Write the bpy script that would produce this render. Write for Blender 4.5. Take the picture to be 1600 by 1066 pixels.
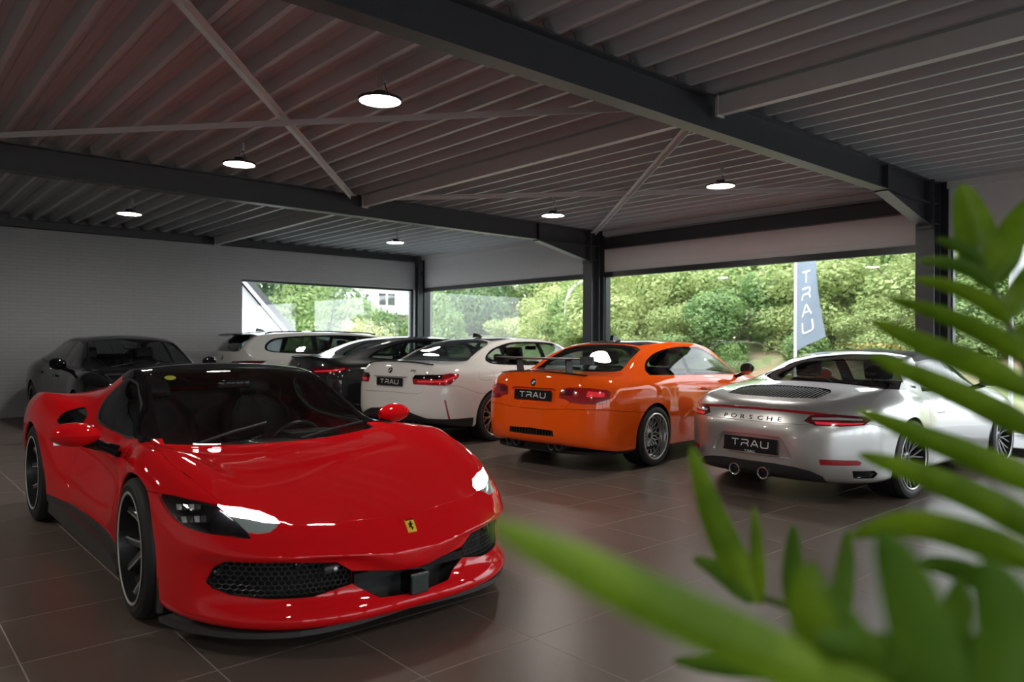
import bpy, bmesh, math, random
import numpy as np
from math import pi, sin, cos, radians, atan2, sqrt
from mathutils import Vector, Matrix
from mathutils.bvhtree import BVHTree

# ------------------------------------------------------------------ clear
for o in list(bpy.data.objects):
    bpy.data.objects.remove(o)
SC = bpy.context.scene
COL = SC.collection
random.seed(7)
RNG = np.random.default_rng(7)

# ------------------------------------------------------------------ camera
# world: X along the painted brick wall, Y along the window wall, camera above the origin
CAM_H = 1.3556
YAW = 0.847526
ROLL = -0.004848
cam_d = bpy.data.cameras.new('camera')
cam = bpy.data.objects.new('camera', cam_d)
COL.objects.link(cam)
fwd = Vector((cos(YAW), sin(YAW), 0.00044))
right = Vector((sin(YAW), -cos(YAW), 0))
up = right.cross(fwd)
r2 = right * cos(ROLL) - up * sin(ROLL)
u2 = right * sin(ROLL) + up * cos(ROLL)
M = Matrix((r2, u2, -fwd)).transposed().to_4x4()
M.translation = Vector((0, 0, CAM_H))
cam.matrix_world = M
cam_d.sensor_width = 36.0
cam_d.lens = 36.0 * 1163.63 / 1600.0
cam_d.clip_start = 0.05
cam_d.clip_end = 300
cam_d.dof.use_dof = True
cam_d.dof.focus_distance = 5.6
cam_d.dof.aperture_fstop = 2.0
SC.camera = cam

# ------------------------------------------------------------------ view
SC.view_settings.view_transform = 'Standard'
SC.view_settings.look = 'None'
SC.view_settings.exposure = 1.25
SC.view_settings.gamma = 1.0
SC.view_settings.use_curve_mapping = False

# ------------------------------------------------------------------ sky: even overcast
W = bpy.data.worlds.new('overcast_sky')
SC.world = W
W.use_nodes = True
nt = W.node_tree
nt.nodes.clear()
wo = nt.nodes.new('ShaderNodeOutputWorld')
wb = nt.nodes.new('ShaderNodeBackground')
wn = nt.nodes.new('ShaderNodeTexNoise')
wr = nt.nodes.new('ShaderNodeValToRGB')
wn.inputs['Scale'].default_value = 2.0
wr.color_ramp.elements[0].color = (0.80, 0.87, 0.96, 1)
wr.color_ramp.elements[1].color = (1.0, 1.0, 1.0, 1)
nt.links.new(wn.outputs['Fac'], wr.inputs['Fac'])
nt.links.new(wr.outputs['Color'], wb.inputs['Color'])
wb.inputs['Strength'].default_value = 2.3
nt.links.new(wb.outputs['Background'], wo.inputs['Surface'])
SUN = bpy.data.lights.new('hazy_sun', 'SUN')
SUN.energy = 1.6
SUN.angle = radians(40)
SUN.color = (1.0, 0.97, 0.92)
sun_o = bpy.data.objects.new('hazy_sun', SUN)
sun_o.rotation_euler = Vector((0.55, -0.1, -0.8)).to_track_quat('-Z', 'Y').to_euler()
COL.objects.link(sun_o)
LAMP_POWER = 68.0

# ------------------------------------------------------------------ materials
def _mat(name):
    m = bpy.data.materials.new(name)
    m.use_nodes = True
    n = m.node_tree.nodes
    return m, n, m.node_tree.links, n['Principled BSDF']

def srgb(r, g, b):
    f = lambda c: (c / 255 / 12.92) if c / 255 <= 0.04045 else ((c / 255 + 0.055) / 1.055) ** 2.4
    return (f(r), f(g), f(b))

def pm(name, col, rough=0.5, metal=0.0, coat=0.0, spec=0.5, var=0.06, scale=8.0, bump=0.0, bscale=40.0, emit=None, estr=0.0, objvar=0.0, aniso=None):
    """principled material whose colour is broken up a little by noise"""
    m, n, l, b = _mat(name)
    b.inputs['Roughness'].default_value = rough
    b.inputs['Metallic'].default_value = metal
    b.inputs['Coat Weight'].default_value = coat
    b.inputs['Coat Roughness'].default_value = 0.03
    b.inputs['Specular IOR Level'].default_value = spec
    tc = n.new('ShaderNodeTexCoord')
    no = n.new('ShaderNodeTexNoise')
    no.inputs['Scale'].default_value = scale
    no.inputs['Detail'].default_value = 4
    l.new(tc.outputs['Object'], no.inputs['Vector'])
    mr = n.new('ShaderNodeMapRange')
    mr.inputs['To Min'].default_value = 1 - var
    mr.inputs['To Max'].default_value = 1 + var
    l.new(no.outputs['Fac'], mr.inputs['Value'])
    fac = mr.outputs['Result']
    if objvar:
        oi = n.new('ShaderNodeObjectInfo')
        mo = n.new('ShaderNodeMapRange')
        mo.inputs['To Min'].default_value = 1 - objvar
        mo.inputs['To Max'].default_value = 1 + objvar
        l.new(oi.outputs['Random'], mo.inputs['Value'])
        mu = n.new('ShaderNodeMath'); mu.operation = 'MULTIPLY'
        l.new(fac, mu.inputs[0]); l.new(mo.outputs['Result'], mu.inputs[1])
        fac = mu.outputs[0]
    vm = n.new('ShaderNodeVectorMath'); vm.operation = 'SCALE'
    vm.inputs[0].default_value = col[:3]
    l.new(fac, vm.inputs['Scale'])
    l.new(vm.outputs['Vector'], b.inputs['Base Color'])
    if bump:
        nb = n.new('ShaderNodeTexNoise')
        nb.inputs['Scale'].default_value = bscale
        nb.inputs['Detail'].default_value = 3
        l.new(tc.outputs['Object'], nb.inputs['Vector'])
        bp = n.new('ShaderNodeBump')
        bp.inputs['Strength'].default_value = bump
        bp.inputs['Distance'].default_value = 0.01
        l.new(nb.outputs['Fac'], bp.inputs['Height'])
        l.new(bp.outputs['Normal'], b.inputs['Normal'])
    if emit:
        b.inputs['Emission Color'].default_value = (*emit, 1)
        b.inputs['Emission Strength'].default_value = estr
    return m

def glass(name, tint, rough=0.0, refl=1.0, f0=0.05):
    """single sheet of glass: tinted see-through with a fresnel mirror on top"""
    m = bpy.data.materials.new(name)
    m.use_nodes = True
    n, l = m.node_tree.nodes, m.node_tree.links
    n.clear()
    out = n.new('ShaderNodeOutputMaterial')
    tr = n.new('ShaderNodeBsdfTransparent'); tr.inputs['Color'].default_value = (*tint, 1)
    gl = n.new('ShaderNodeBsdfGlossy'); gl.inputs['Roughness'].default_value = rough
    gl.inputs['Color'].default_value = (refl, refl, refl, 1)
    lw = n.new('ShaderNodeLayerWeight'); lw.inputs['Blend'].default_value = 0.5
    pw = n.new('ShaderNodeMath'); pw.operation = 'POWER'; pw.inputs[1].default_value = 5.0
    fr = n.new('ShaderNodeMath'); fr.operation = 'MULTIPLY_ADD'; fr.inputs[1].default_value = 1 - f0; fr.inputs[2].default_value = f0
    l.new(lw.outputs['Facing'], pw.inputs[0]); l.new(pw.outputs[0], fr.inputs[0])
    no = n.new('ShaderNodeTexNoise'); no.inputs['Scale'].default_value = 1.5
    bp = n.new('ShaderNodeBump'); bp.inputs['Strength'].default_value = 0.01; bp.inputs['Distance'].default_value = 0.002
    tc = n.new('ShaderNodeTexCoord')
    l.new(tc.outputs['Object'], no.inputs['Vector'])
    l.new(no.outputs['Fac'], bp.inputs['Height'])
    l.new(bp.outputs['Normal'], gl.inputs['Normal'])
    mx = n.new('ShaderNodeMixShader')
    l.new(fr.outputs[0], mx.inputs['Fac'])
    l.new(tr.outputs['BSDF'], mx.inputs[1])
    l.new(gl.outputs['BSDF'], mx.inputs[2])
    l.new(mx.outputs['Shader'], out.inputs['Surface'])
    return m

def flake(name, col, rough=0.32, metal=0.75):
    m = pm(name, col, rough, metal, coat=1.0, var=0.02, scale=3)
    return m

MT = {}
MT['paint_red'] = pm('paint_red', (0.68, 0.005, 0.009), 0.5, 0.0, coat=1.0, spec=0.0, var=0.02, scale=3)
MT['paint_orange'] = pm('paint_orange', (0.92, 0.105, 0.006), 0.5, 0.0, coat=1.0, spec=0.0, var=0.02, scale=3)
MT['paint_white'] = pm('paint_white', (0.70, 0.68, 0.66), 0.5, 0.0, coat=1.0, spec=0.0, var=0.02, scale=3)
MT['paint_silver'] = flake('paint_silver', (0.56, 0.55, 0.54), 0.30, 0.8)
MT['paint_black'] = pm('paint_black', (0.006, 0.006, 0.007), 0.5, 0.0, coat=1.0, spec=0.0, var=0.02, scale=3)
MT['paint_graphite'] = pm('paint_graphite', (0.016, 0.017, 0.019), 0.4, 0.3, coat=1.0, spec=0.1, var=0.02)
MT['paint_grey'] = pm('paint_grey', (0.50, 0.49, 0.48), 0.45, 0.0, coat=1.0, spec=0.0, var=0.02)
MT['gloss_black'] = pm('gloss_black', (0.006, 0.006, 0.007), 0.5, 0.0, coat=0.8, spec=0.0)
MT['matt_black'] = pm('matt_black', (0.012, 0.012, 0.013), 0.6)
MT['satin_black'] = pm('satin_black', (0.020, 0.020, 0.022), 0.42)
MT['deep_black'] = pm('deep_black', (0.004, 0.004, 0.004), 0.8)
MT['carbon'] = pm('carbon', (0.012, 0.012, 0.013), 0.5, 0.0, coat=0.6, spec=0.1, var=0.25, scale=180)
MT['skirt_grey'] = pm('skirt_grey', (0.045, 0.043, 0.042), 0.5, var=0.3, scale=60)
MT['rubber'] = pm('rubber', (0.012, 0.012, 0.012), 0.62, var=0.15)
MT['chrome'] = pm('chrome', (0.75, 0.75, 0.76), 0.12, 1.0)
MT['rim_silver'] = pm('rim_silver', (0.55, 0.55, 0.56), 0.25, 1.0)
MT['rim_polished'] = pm('rim_polished', (0.8, 0.8, 0.81), 0.1, 1.0)
MT['rim_dark'] = pm('rim_dark', (0.15, 0.15, 0.155), 0.30, 0.7)
MT['rim_edge'] = pm('rim_edge', (0.60, 0.59, 0.57), 0.3, 0.35)
MT['rim_bronze'] = pm('rim_bronze', (0.58, 0.42, 0.34), 0.28, 0.9)
MT['rim_inner'] = pm('rim_inner', (0.018, 0.018, 0.019), 0.35, 0.3)
MT['brake_steel'] = pm('brake_steel', (0.07, 0.07, 0.07), 0.4, 1.0)
MT['glass_screen'] = glass('glass_screen', (0.62, 0.66, 0.64))
MT['glass_dark'] = glass('glass_dark', (0.30, 0.33, 0.33))
MT['glass_tint'] = glass('glass_tint', (0.50, 0.56, 0.54))
MT['glass_lamp'] = glass('glass_lamp', (0.85, 0.86, 0.88))
MT['lamp_red'] = pm('lamp_red', (0.34, 0.006, 0.012), 0.12, 0.0, coat=1.0, var=0.3, scale=90)
MT['lamp_red_dark'] = pm('lamp_red_dark', (0.10, 0.004, 0.008), 0.12, 0.0, coat=1.0, var=0.4, scale=60)
MT['lamp_bright'] = pm('lamp_bright', (0.7, 0.03, 0.04), 0.15, 0.0, coat=1.0, var=0.2, scale=60, emit=(1, 0.03, 0.05), estr=0.12)
MT['led_block'] = pm('led_block', (0.10, 0.105, 0.11), 0.4, 0.3, var=0.95, scale=140)
MT['mesh_grey'] = pm('mesh_grey', (0.05, 0.05, 0.052), 0.35)
MT['lens_dark'] = pm('lens_dark', (0.03, 0.045, 0.04), 0.1, coat=1.0)
MT['slat_grey'] = pm('slat_grey', (0.09, 0.085, 0.08), 0.3, 0.5)
MT['led_white'] = pm('led_white', (0.9, 0.9, 0.9), 0.3, emit=(1.0, 1.0, 1.0), estr=14.0)
MT['led_dim'] = pm('led_dim', (0.30, 0.36, 0.36), 0.2, coat=1.0)
MT['leather'] = pm('leather', (0.016, 0.016, 0.017), 0.5, var=0.2, scale=30)
MT['leather_red'] = pm('leather_red', (0.30, 0.02, 0.02), 0.5)
MT['dash'] = pm('dash', (0.012, 0.012, 0.013), 0.7)
MT['plate_black'] = pm('plate_black', (0.008, 0.008, 0.009), 0.45, spec=0.25)
MT['letter_white'] = pm('letter_white', (0.75, 0.75, 0.75), 0.4)
MT['letter_dark'] = pm('letter_dark', (0.015, 0.015, 0.015), 0.5, 0.0, spec=0.2)
MT['badge_yellow'] = pm('badge_yellow', (0.85, 0.58, 0.05), 0.3, coat=0.5)
MT['badge_blue'] = pm('badge_blue', (0.03, 0.16, 0.42), 0.25, coat=0.5)
MT['sticker_yellow'] = pm('sticker_yellow', (0.62, 0.60, 0.03), 0.5)
MT['steel_dark'] = pm('steel_dark', (0.038, 0.040, 0.046), 0.40, 0.0, bump=0.15, bscale=60, var=0.12)
MT['steel_under'] = MT['steel_dark']
MT['steel_white'] = pm('steel_white', (0.50, 0.50, 0.50), 0.45, bump=0.05)
MT['deck_sheet'] = pm('deck_sheet', (0.37, 0.395, 0.41), 0.42, 0.0, var=0.05, scale=1.3)
MT['panel_white'] = pm('panel_white', (0.62, 0.61, 0.61), 0.45, var=0.03, bump=0.03, bscale=12)
MT['frame_dark'] = pm('frame_dark', (0.022, 0.024, 0.028), 0.35)
MT['frame_alu'] = pm('frame_alu', (0.42, 0.44, 0.47), 0.3, 0.8)
MT['tile'] = pm('tile', (0.128, 0.098, 0.082), 0.33, 0.0, spec=0.38, var=0.16, scale=2.6, bump=0.04, bscale=90, objvar=0.05)
MT['grout'] = pm('grout', (0.36, 0.32, 0.29), 0.8)
MT['lamp_body'] = pm('lamp_body', (0.018, 0.018, 0.018), 0.4)
MT['lamp_emit'] = pm('lamp_emit', (0.9, 0.9, 0.88), 0.4, emit=(1.0, 0.95, 0.86), estr=LAMP_POWER)
MT['galv'] = pm('galv', (0.45, 0.46, 0.47), 0.35, 0.8)
MT['pane'] = glass('pane', (0.82, 0.86, 0.85), f0=0.15)

def brick_mat():
    m, n, l, b = _mat('painted_brick')
    tc = n.new('ShaderNodeTexCoord')
    mp = n.new('ShaderNodeMapping')
    mp.inputs['Rotation'].default_value = (pi / 2, 0, 0)
    l.new(tc.outputs['Object'], mp.inputs['Vector'])
    br = n.new('ShaderNodeTexBrick')
    br.inputs['Scale'].default_value = 1.0
    br.inputs['Brick Width'].default_value = 0.22
    br.inputs['Row Height'].default_value = 0.0625
    br.inputs['Mortar Size'].default_value = 0.006
    br.inputs['Mortar Smooth'].default_value = 0.3
    br.inputs['Color1'].default_value = (0.40, 0.40, 0.41, 1)
    br.inputs['Color2'].default_value = (0.385, 0.385, 0.395, 1)
    br.inputs['Mortar'].default_value = (0.345, 0.345, 0.355, 1)
    l.new(mp.outputs['Vector'], br.inputs['Vector'])
    l.new(br.outputs['Color'], b.inputs['Base Color'])
    no = n.new('ShaderNodeTexNoise'); no.inputs['Scale'].default_value = 25
    l.new(tc.outputs['Object'], no.inputs['Vector'])
    ad = n.new('ShaderNodeMath'); ad.operation = 'MULTIPLY_ADD'
    ad.inputs[1].default_value = 0.35
    l.new(no.outputs['Fac'], ad.inputs[0])
    iv = n.new('ShaderNodeMath'); iv.operation = 'SUBTRACT'; iv.inputs[0].default_value = 1.0
    l.new(br.outputs['Fac'], iv.inputs[1])
    l.new(iv.outputs[0], ad.inputs[2])
    bp = n.new('ShaderNodeBump'); bp.inputs['Strength'].default_value = 0.45; bp.inputs['Distance'].default_value = 0.005
    l.new(ad.outputs[0], bp.inputs['Height'])
    l.new(bp.outputs['Normal'], b.inputs['Normal'])
    b.inputs['Roughness'].default_value = 0.55
    return m
MT['brick'] = brick_mat()

# ------------------------------------------------------------------ mesh helpers
def tag(o, label=None, cat=None, group=None, kind=None):
    if label: o['label'] = label
    if cat: o['category'] = cat
    if group: o['group'] = group
    if kind: o['kind'] = kind
    return o

def empty(name, loc=(0, 0, 0), rz=0.0):
    o = bpy.data.objects.new(name, None)
    COL.objects.link(o)
    o.empty_display_size = 0.2
    o.location = loc
    o.rotation_euler = (0, 0, rz)
    return o

def link(name, me, mat=None, parent=None):
    if mat is not None:
        me.materials.clear()
        me.materials.append(MT[mat] if isinstance(mat, str) else mat)
    o = bpy.data.objects.new(name, me)
    COL.objects.link(o)
    if parent: o.parent = parent
    return o

def inst(name, me, parent=None, mw=None):
    o = bpy.data.objects.new(name, me)
    COL.objects.link(o)
    if parent: o.parent = parent
    if mw is not None: o.matrix_basis = mw
    return o

class MB:
    """collects simple solids and links them as one mesh"""
    def __init__(s):
        s.v = []; s.f = []
    def add(s, vs, fs):
        b = len(s.v)
        s.v += [tuple(p) for p in vs]
        s.f += [tuple(i + b for i in f) for f in fs]
        return s
    def box(s, a, b, bev=0.0, M=None):
        x0, y0, z0 = [min(p, q) for p, q in zip(a, b)]
        x1, y1, z1 = [max(p, q) for p, q in zip(a, b)]
        if bev <= 0:
            vs = [(x, y, z) for z in (z0, z1) for y in (y0, y1) for x in (x0, x1)]
            fs = [(0, 2, 3, 1), (4, 5, 7, 6), (0, 1, 5, 4), (2, 6, 7, 3), (0, 4, 6, 2), (1, 3, 7, 5)]
        else:
            vs = []; fs = []
            r = min(bev, (x1 - x0) / 2.01, (y1 - y0) / 2.01, (z1 - z0) / 2.01)
            bm = bmesh.new()
            bmesh.ops.create_cube(bm, size=1)
            for v in bm.verts:
                v.co = Vector((x0 + (v.co.x + .5) * (x1 - x0), y0 + (v.co.y + .5) * (y1 - y0), z0 + (v.co.z + .5) * (z1 - z0)))
            bmesh.ops.bevel(bm, geom=bm.edges[:], offset=r, segments=2, affect='EDGES', profile=0.6)
            bm.verts.index_update()
            vs = [v.co[:] for v in bm.verts]
            fs = [[v.index for v in f.verts] for f in bm.faces]
            bm.free()
        if M is not None: vs = [(M @ Vector(p))[:] for p in vs]
        return s.add(vs, fs)
    def prism(s, poly, d0, d1, axis='z', M=None):
        n = len(poly)
        def P(p, d):
            return {'z': (p[0], p[1], d), 'y': (p[0], d, p[1]), 'x': (d, p[0], p[1])}[axis]
        vs = [P(p, d0) for p in poly] + [P(p, d1) for p in poly]
        fs = [tuple(range(n - 1, -1, -1)), tuple(range(n, 2 * n))] + [(i, (i + 1) % n, (i + 1) % n + n, i + n) for i in range(n)]
        if M is not None: vs = [(M @ Vector(p))[:] for p in vs]
        return s.add(vs, fs)
    def lathe(s, prof, n=32, axis='z', c=(0, 0, 0), close=False, a0=0.0, a1=2 * pi, M=None):
        vs = []; fs = []
        m = len(prof)
        full = abs(a1 - a0 - 2 * pi) < 1e-6
        nn = n if full else n + 1
        for i in range(nn):
            a = a0 + (a1 - a0) * i / n
            for r, h in prof:
                p = (r * cos(a), r * sin(a), h)
                if axis == 'y': p = (r * cos(a), h, r * sin(a))
                if axis == 'x': p = (h, r * cos(a), r * sin(a))
                vs.append((p[0] + c[0], p[1] + c[1], p[2] + c[2]))
        for i in range(n):
            j = (i + 1) % nn
            for k in range(m - 1 + (1 if close else 0)):
                k2 = (k + 1) % m
                fs.append((i * m + k, j * m + k, j * m + k2, i * m + k2))
        if M is not None: vs = [(M @ Vector(p))[:] for p in vs]
        return s.add(vs, fs)
    def tube(s, pts, r, n=8, cap=True, ry=None):
        pts = [Vector(p) for p in pts]
        rr = r if hasattr(r, '__len__') else [r] * len(pts)
        vs = []; fs = []
        prev = None
        for i, p in enumerate(pts):
            t = (pts[min(i + 1, len(pts) - 1)] - pts[max(i - 1, 0)])
            if t.length < 1e-9: t = Vector((0, 0, 1))
            t.normalize()
            if prev is None:
                a = Vector((0, 0, 1)) if abs(t.z) < 0.9 else Vector((1, 0, 0))
                u = t.cross(a).normalized()
            else:
                u = (prev - t * prev.dot(t)).normalized()
            prev = u
            w = t.cross(u)
            for k in range(n):
                a = 2 * pi * k / n
                vs.append(p + u * (rr[i] * cos(a)) + w * ((ry or rr[i]) * sin(a)))
        for i in range(len(pts) - 1):
            for k in range(n):
                k2 = (k + 1) % n
                fs.append((i * n + k, i * n + k2, (i + 1) * n + k2, (i + 1) * n + k))
        if cap:
            fs.append(tuple(range(n - 1, -1, -1)))
            fs.append(tuple((len(pts) - 1) * n + k for k in range(n)))
        return s.add(vs, fs)
    def grid(s, P):
        """P[i][j] grid of points"""
        ni, nj = len(P), len(P[0])
        vs = [p for row in P for p in row]
        fs = [(i * nj + j, (i + 1) * nj + j, (i + 1) * nj + j + 1, i * nj + j + 1) for i in range(ni - 1) for j in range(nj - 1)]
        return s.add(vs, fs)
    def mesh(s, name, mat=None, smooth=False, ang=35):
        me = bpy.data.meshes.new(name)
        me.from_pydata(s.v, [], s.f)
        if smooth:
            me.shade_smooth()
            me.set_sharp_from_angle(angle=radians(ang))
        if mat is not None: me.materials.append(MT[mat] if isinstance(mat, str) else mat)
        return me
    def build(s, name, mat, parent=None, smooth=False, ang=35, fix=True):
        me = s.mesh(name, mat, smooth, ang)
        if fix:
            bm = bmesh.new(); bm.from_mesh(me)
            bmesh.ops.recalc_face_normals(bm, faces=bm.faces[:])
            bm.to_mesh(me); bm.free()
            if smooth: me.set_sharp_from_angle(angle=radians(ang))
        return link(name, me, None, parent)
# =================================================================== THE ROOM
XW, YB = 10.5, 15.32          # window wall plane, brick wall plane
X0, Y0 = -4.5, -8.0           # walls behind the camera
BEAM_Y = (-2.18, 3.62, 9.42)
ZC = 3.42                     # underside of the deck ribs

# floor: grout bed with single tiles on it
fl = MB().box((X0 - .2, Y0 - .2, -0.2), (XW + .1, YB + .1, -0.0007)).build('floor', 'grout')
tag(fl, 'dark brown square tiled showroom floor with pale joints', kind='structure')
TP, TX, TY = 0.6, 0.525, 1.8855
tile_me = MB().box((0, 0, -0.012), (TP - .005, TP - .005, 0.0), 0.0006).mesh('tile', 'tile')
cand = []
nx0, nx1 = int((X0 - TX) // TP), int((XW - TX) // TP)
ny0, ny1 = int((Y0 - TY) // TP), int((YB - TY) // TP)
def cam_px(p):
    d = Vector(p) - Vector((0, 0, CAM_H))
    z = d.dot(fwd)
    if z < 0.3: return None
    return 800 + 1163.63 * d.dot(r2) / z, 533 - 1163.63 * d.dot(u2) / z
rest = []
for i in range(nx0, nx1 + 1):
    for j in range(ny0, ny1 + 1):
        x, y = TX + i * TP, TY + j * TP
        q = [cam_px((x + a * TP, y + b * TP, 0)) for a, b in ((0, 0), (1, 0), (1, 1), (0, 1))]
        ok = False
        if all(q):
            ar = 0.5 * abs(sum(q[k][0] * q[(k + 1) % 4][1] - q[(k + 1) % 4][0] * q[k][1] for k in range(4)))
            ok = any(-20 < p[0] < 1620 and p[1] < 1090 for p in q)
        if ok: cand.append((ar, x, y))
        else: rest.append((x, y))
cand.sort(reverse=True)
for ar, x, y in cand[:300]:
    o = inst('tile', tile_me, fl); o.location = (x, y, 0)
rb = MB()
for x, y in rest + [(c[1], c[2]) for c in cand[300:]]:
    x1 = min(x + TP - .005, XW); y1 = min(y + TP - .005, YB)
    rb.box((x, y, -0.012), (x1, y1, 0))
o = rb.build('tiling', 'tile', fl, fix=False); tag(o, kind='stuff')

# corrugated steel deck: sheets of three ribs, bay by bay
cl = MB().box((X0 - .2, Y0 - .2, ZC + .14), (XW + .25, YB + .3, ZC + .3)).build('ceiling', 'matt_black')
tag(cl, 'grey corrugated steel deck ceiling', kind='structure')
PIT = 0.3
prof = [(0, 0), (.042, 0), (.085, .095), (.125, .095), (.132, .088), (.142, .095), (.198, .095), (.208, .088), (.215, .095), (.257, .095), (.30, 0)]
def sheet_mesh(L, ribs=3):
    mb = MB()
    pts = []
    for k in range(ribs):
        pts += [(p[0] + k * PIT, p[1]) for p in (prof if k == ribs - 1 else prof[:-1])]
    mb.grid([[(x, 0, z) for x, z in pts], [(x, L, z) for x, z in pts]])
    return mb.mesh('roof_sheet', 'deck_sheet')
bays = [(Y0, BEAM_Y[0]), (BEAM_Y[0], BEAM_Y[1]), (BEAM_Y[1], BEAM_Y[2]), (BEAM_Y[2], YB - .02)]
xs0 = X0 + 0.0
# rib flange positions measured at x = 4.42 + 0.3 k
off = (4.40 - xs0) % 0.3
for ya, yb in bays:
    me = sheet_mesh(yb - ya - 0.004)
    x = xs0 + off - 0.3
    while x < XW - 0.3:
        o = inst('roof_sheet', me, cl); o.location = (x, ya + .002, ZC)
        x += 3 * PIT

# brick wall with its window opening
WX0, WX1, WZ0, WZ1 = 6.03, 10.34, 0.75, 2.63
bw = MB()
bw.box((X0, YB, 0), (WX0, YB + .3, 3.6)).box((WX0, YB, WZ1), (XW + .35, YB + .3, 3.6)).box((WX0, YB, 0), (XW + .35, YB + .3, WZ0)).box((WX1, YB, WZ0), (XW + .35, YB + .3, WZ1))
o = bw.build('wall_brick', 'brick'); tag(o, 'white painted brick wall', kind='structure')

def ibeam(mb, a, b, axis, h, w, tf=.014, tw=.010, c=(0, 0)):
    """I section between a and b along axis; c = (other, z-centre)"""
    o_, z = c
    for (p0, p1, q0, q1) in ((-w / 2, w / 2, h / 2 - tf, h / 2), (-w / 2, w / 2, -h / 2, -h / 2 + tf), (-tw / 2, tw / 2, -h / 2 + tf, h / 2 - tf)):
        if axis == 'x': mb.box((a, o_ + p0, z + q0), (b, o_ + p1, z + q1))
        else: mb.box((o_ + p0, a, z + q0), (o_ + p1, b, z + q1))

bolt_me = MB().lathe([(0, .012), (.013, .012), (.013, 0), (.0, 0)], 8, 'x').mesh('bolt', 'steel_dark')
# portal frames: column, beam, haunch
wheres = {3.62: 'nearest the palm on the right', 9.42: 'between the two big windows, behind the orange coupe', -2.18: 'behind the camera'}
for n, y in enumerate(BEAM_Y):
    root = empty('steel_beam', (0, y, 0))
    lab = {3.62: 'large dark grey steel roof beam crossing the top right of the room', 9.42: 'long dark grey steel roof beam running behind the crossed white bars', -2.18: 'dark grey steel roof beam behind the camera'}[y]
    tag(root, lab, 'beam', 'dark steel roof beams')
    mb = MB(); ibeam(mb, X0, 10.16, 'x', .30, .15, c=(0, 3.27)); mb.build('beam_profile', 'steel_dark', root)
    # haunch: sloped flange + web + stiffener
    h = MB()
    xa, xb, za, zb = 8.88, 10.14, 3.12, 2.86
    h.box((xa, -.005, zb), (xb, .005, 3.13))
    h.v = h.v[:]
    # trim the web to a triangle
    hw = MB().prism([(xa, 3.125), (xb, 3.125), (xb, zb)], -.005, .005, 'y')
    hw.build('haunch_web', 'steel_dark', root)
    hf = MB().prism([(xa - .02, za - .002), (xb, zb - .002), (xb, zb - .016), (xa - .02, za - .016)], -.075, .075, 'y')
    hf.build('haunch_flange', 'steel_dark', root)
    for sx in (8.88, 10.13):
        MB().box((sx - .006, -.07, 3.134), (sx + .006, .07, 3.405)).build('stiffener', 'steel_dark', root)
    MB().box((10.14, -.10, 2.80), (10.165, .10, 3.42)).build('end_plate', 'steel_dark', root)
    for zz in (2.9, 3.0, 3.18, 3.3, 3.37):
        for s in (-.055, .055):
            b = inst('bolt', bolt_me, root); b.location = (10.128, s, zz)
    root = empty('steel_column', (10.28, y, 0))
    lab = {3.62: 'dark grey steel column standing just left of the palm fronds', 9.42: 'dark grey steel column between the two windows behind the orange coupe', -2.18: 'dark grey steel column out of sight to the right'}[y]
    tag(root, lab, 'column', 'dark steel columns along the window wall')
    c = MB()
    c.box((-.11, -.11, 0), (-.094, .11, 3.42)).box((.094, -.11, 0), (.11, .11, 3.42)).box((-.094, -.006, 0), (.094, .006, 3.42))
    c.build('column_profile', 'steel_dark', root)
    MB().box((-.17, -.17, 0), (.17, .17, .02)).build('base_plate', 'steel_dark', root)
    for zz in (2.87, 3.13, 3.39):
        MB().box((-.094, -.1, zz), (.094, .1, zz + .012)).build('stiffener', 'steel_dark', root)
# beam on the brick wall and the corner post
root = empty('wall_beam', (0, YB - .10, 0)); tag(root, 'dark steel edge beam along the top of the painted brick wall', 'beam', 'dark steel roof beams')
mb = MB(); ibeam(mb, X0, 10.36, 'x', .14, .16, .012, .012, c=(0, 3.35)); mb.box((X0, -.02, 3.28), (10.36, .1, 3.42)); mb.build('beam_profile', 'steel_dark', root)
root = empty('corner_post', (10.37, YB - .12, 0)); tag(root, 'slim dark steel post in the far corner of the room', 'column')
c = MB(); c.box((-.07, -.07, 0), (.07, -.058, 3.3)).box((-.07, .058, 0), (.07, .07, 3.3)).box((-.006, -.058, 0), (.006, .058, 3.3)); c.build('post_profile', 'steel_dark', root)
MB().prism([(-.20, 3.42), (-.06, 3.42), (.06, 3.15), (.06, 3.0), (-.02, 3.12)], -.05, .05, 'y').build('gusset', 'steel_dark', root)
# small security camera on the post
root = empty('security_camera', (10.35, YB - .22, 3.03)); tag(root, 'small white security camera on the corner post', 'camera')
MB().tube([(0, .04, 0), (0, -.02, 0)], .018, 10).build('bracket', 'panel_white', root)
MB().lathe([(0, .035), (.028, .02), (.035, 0), (.028, -.02), (0, -.035)], 14, 'x', c=(-.02, -.05, -.02)).build('dome', 'gloss_black', root, smooth=True)

# purlins (white box sections) bay by bay at X = 5.3
for ya, yb, lab in ((3.70, 9.34, 'white box purlin between the two long dark beams'), (-2.1, 3.54, 'white box purlin on the near right side of the large beam'), (9.50, 15.1, 'white box purlin between the far beam and the brick wall')):
    root = empty('purlin', (5.44, ya, 3.33)); tag(root, lab, 'purlin', 'white purlins under the deck')
    L = yb - ya
    MB().box((-.035, .0, -.07), (.035, L, .085)).build('purlin_profile', 'steel_white', root)
    for yy in (0, L):
        MB().box((-.05, yy - .012, -.085), (.05, yy + .012, .088)).build('end_plate', 'steel_white', root)
    MB().box((-.06, -.05, -.10), (.03, -.012, .08)).build('bracket', 'steel_dark', root)
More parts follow.
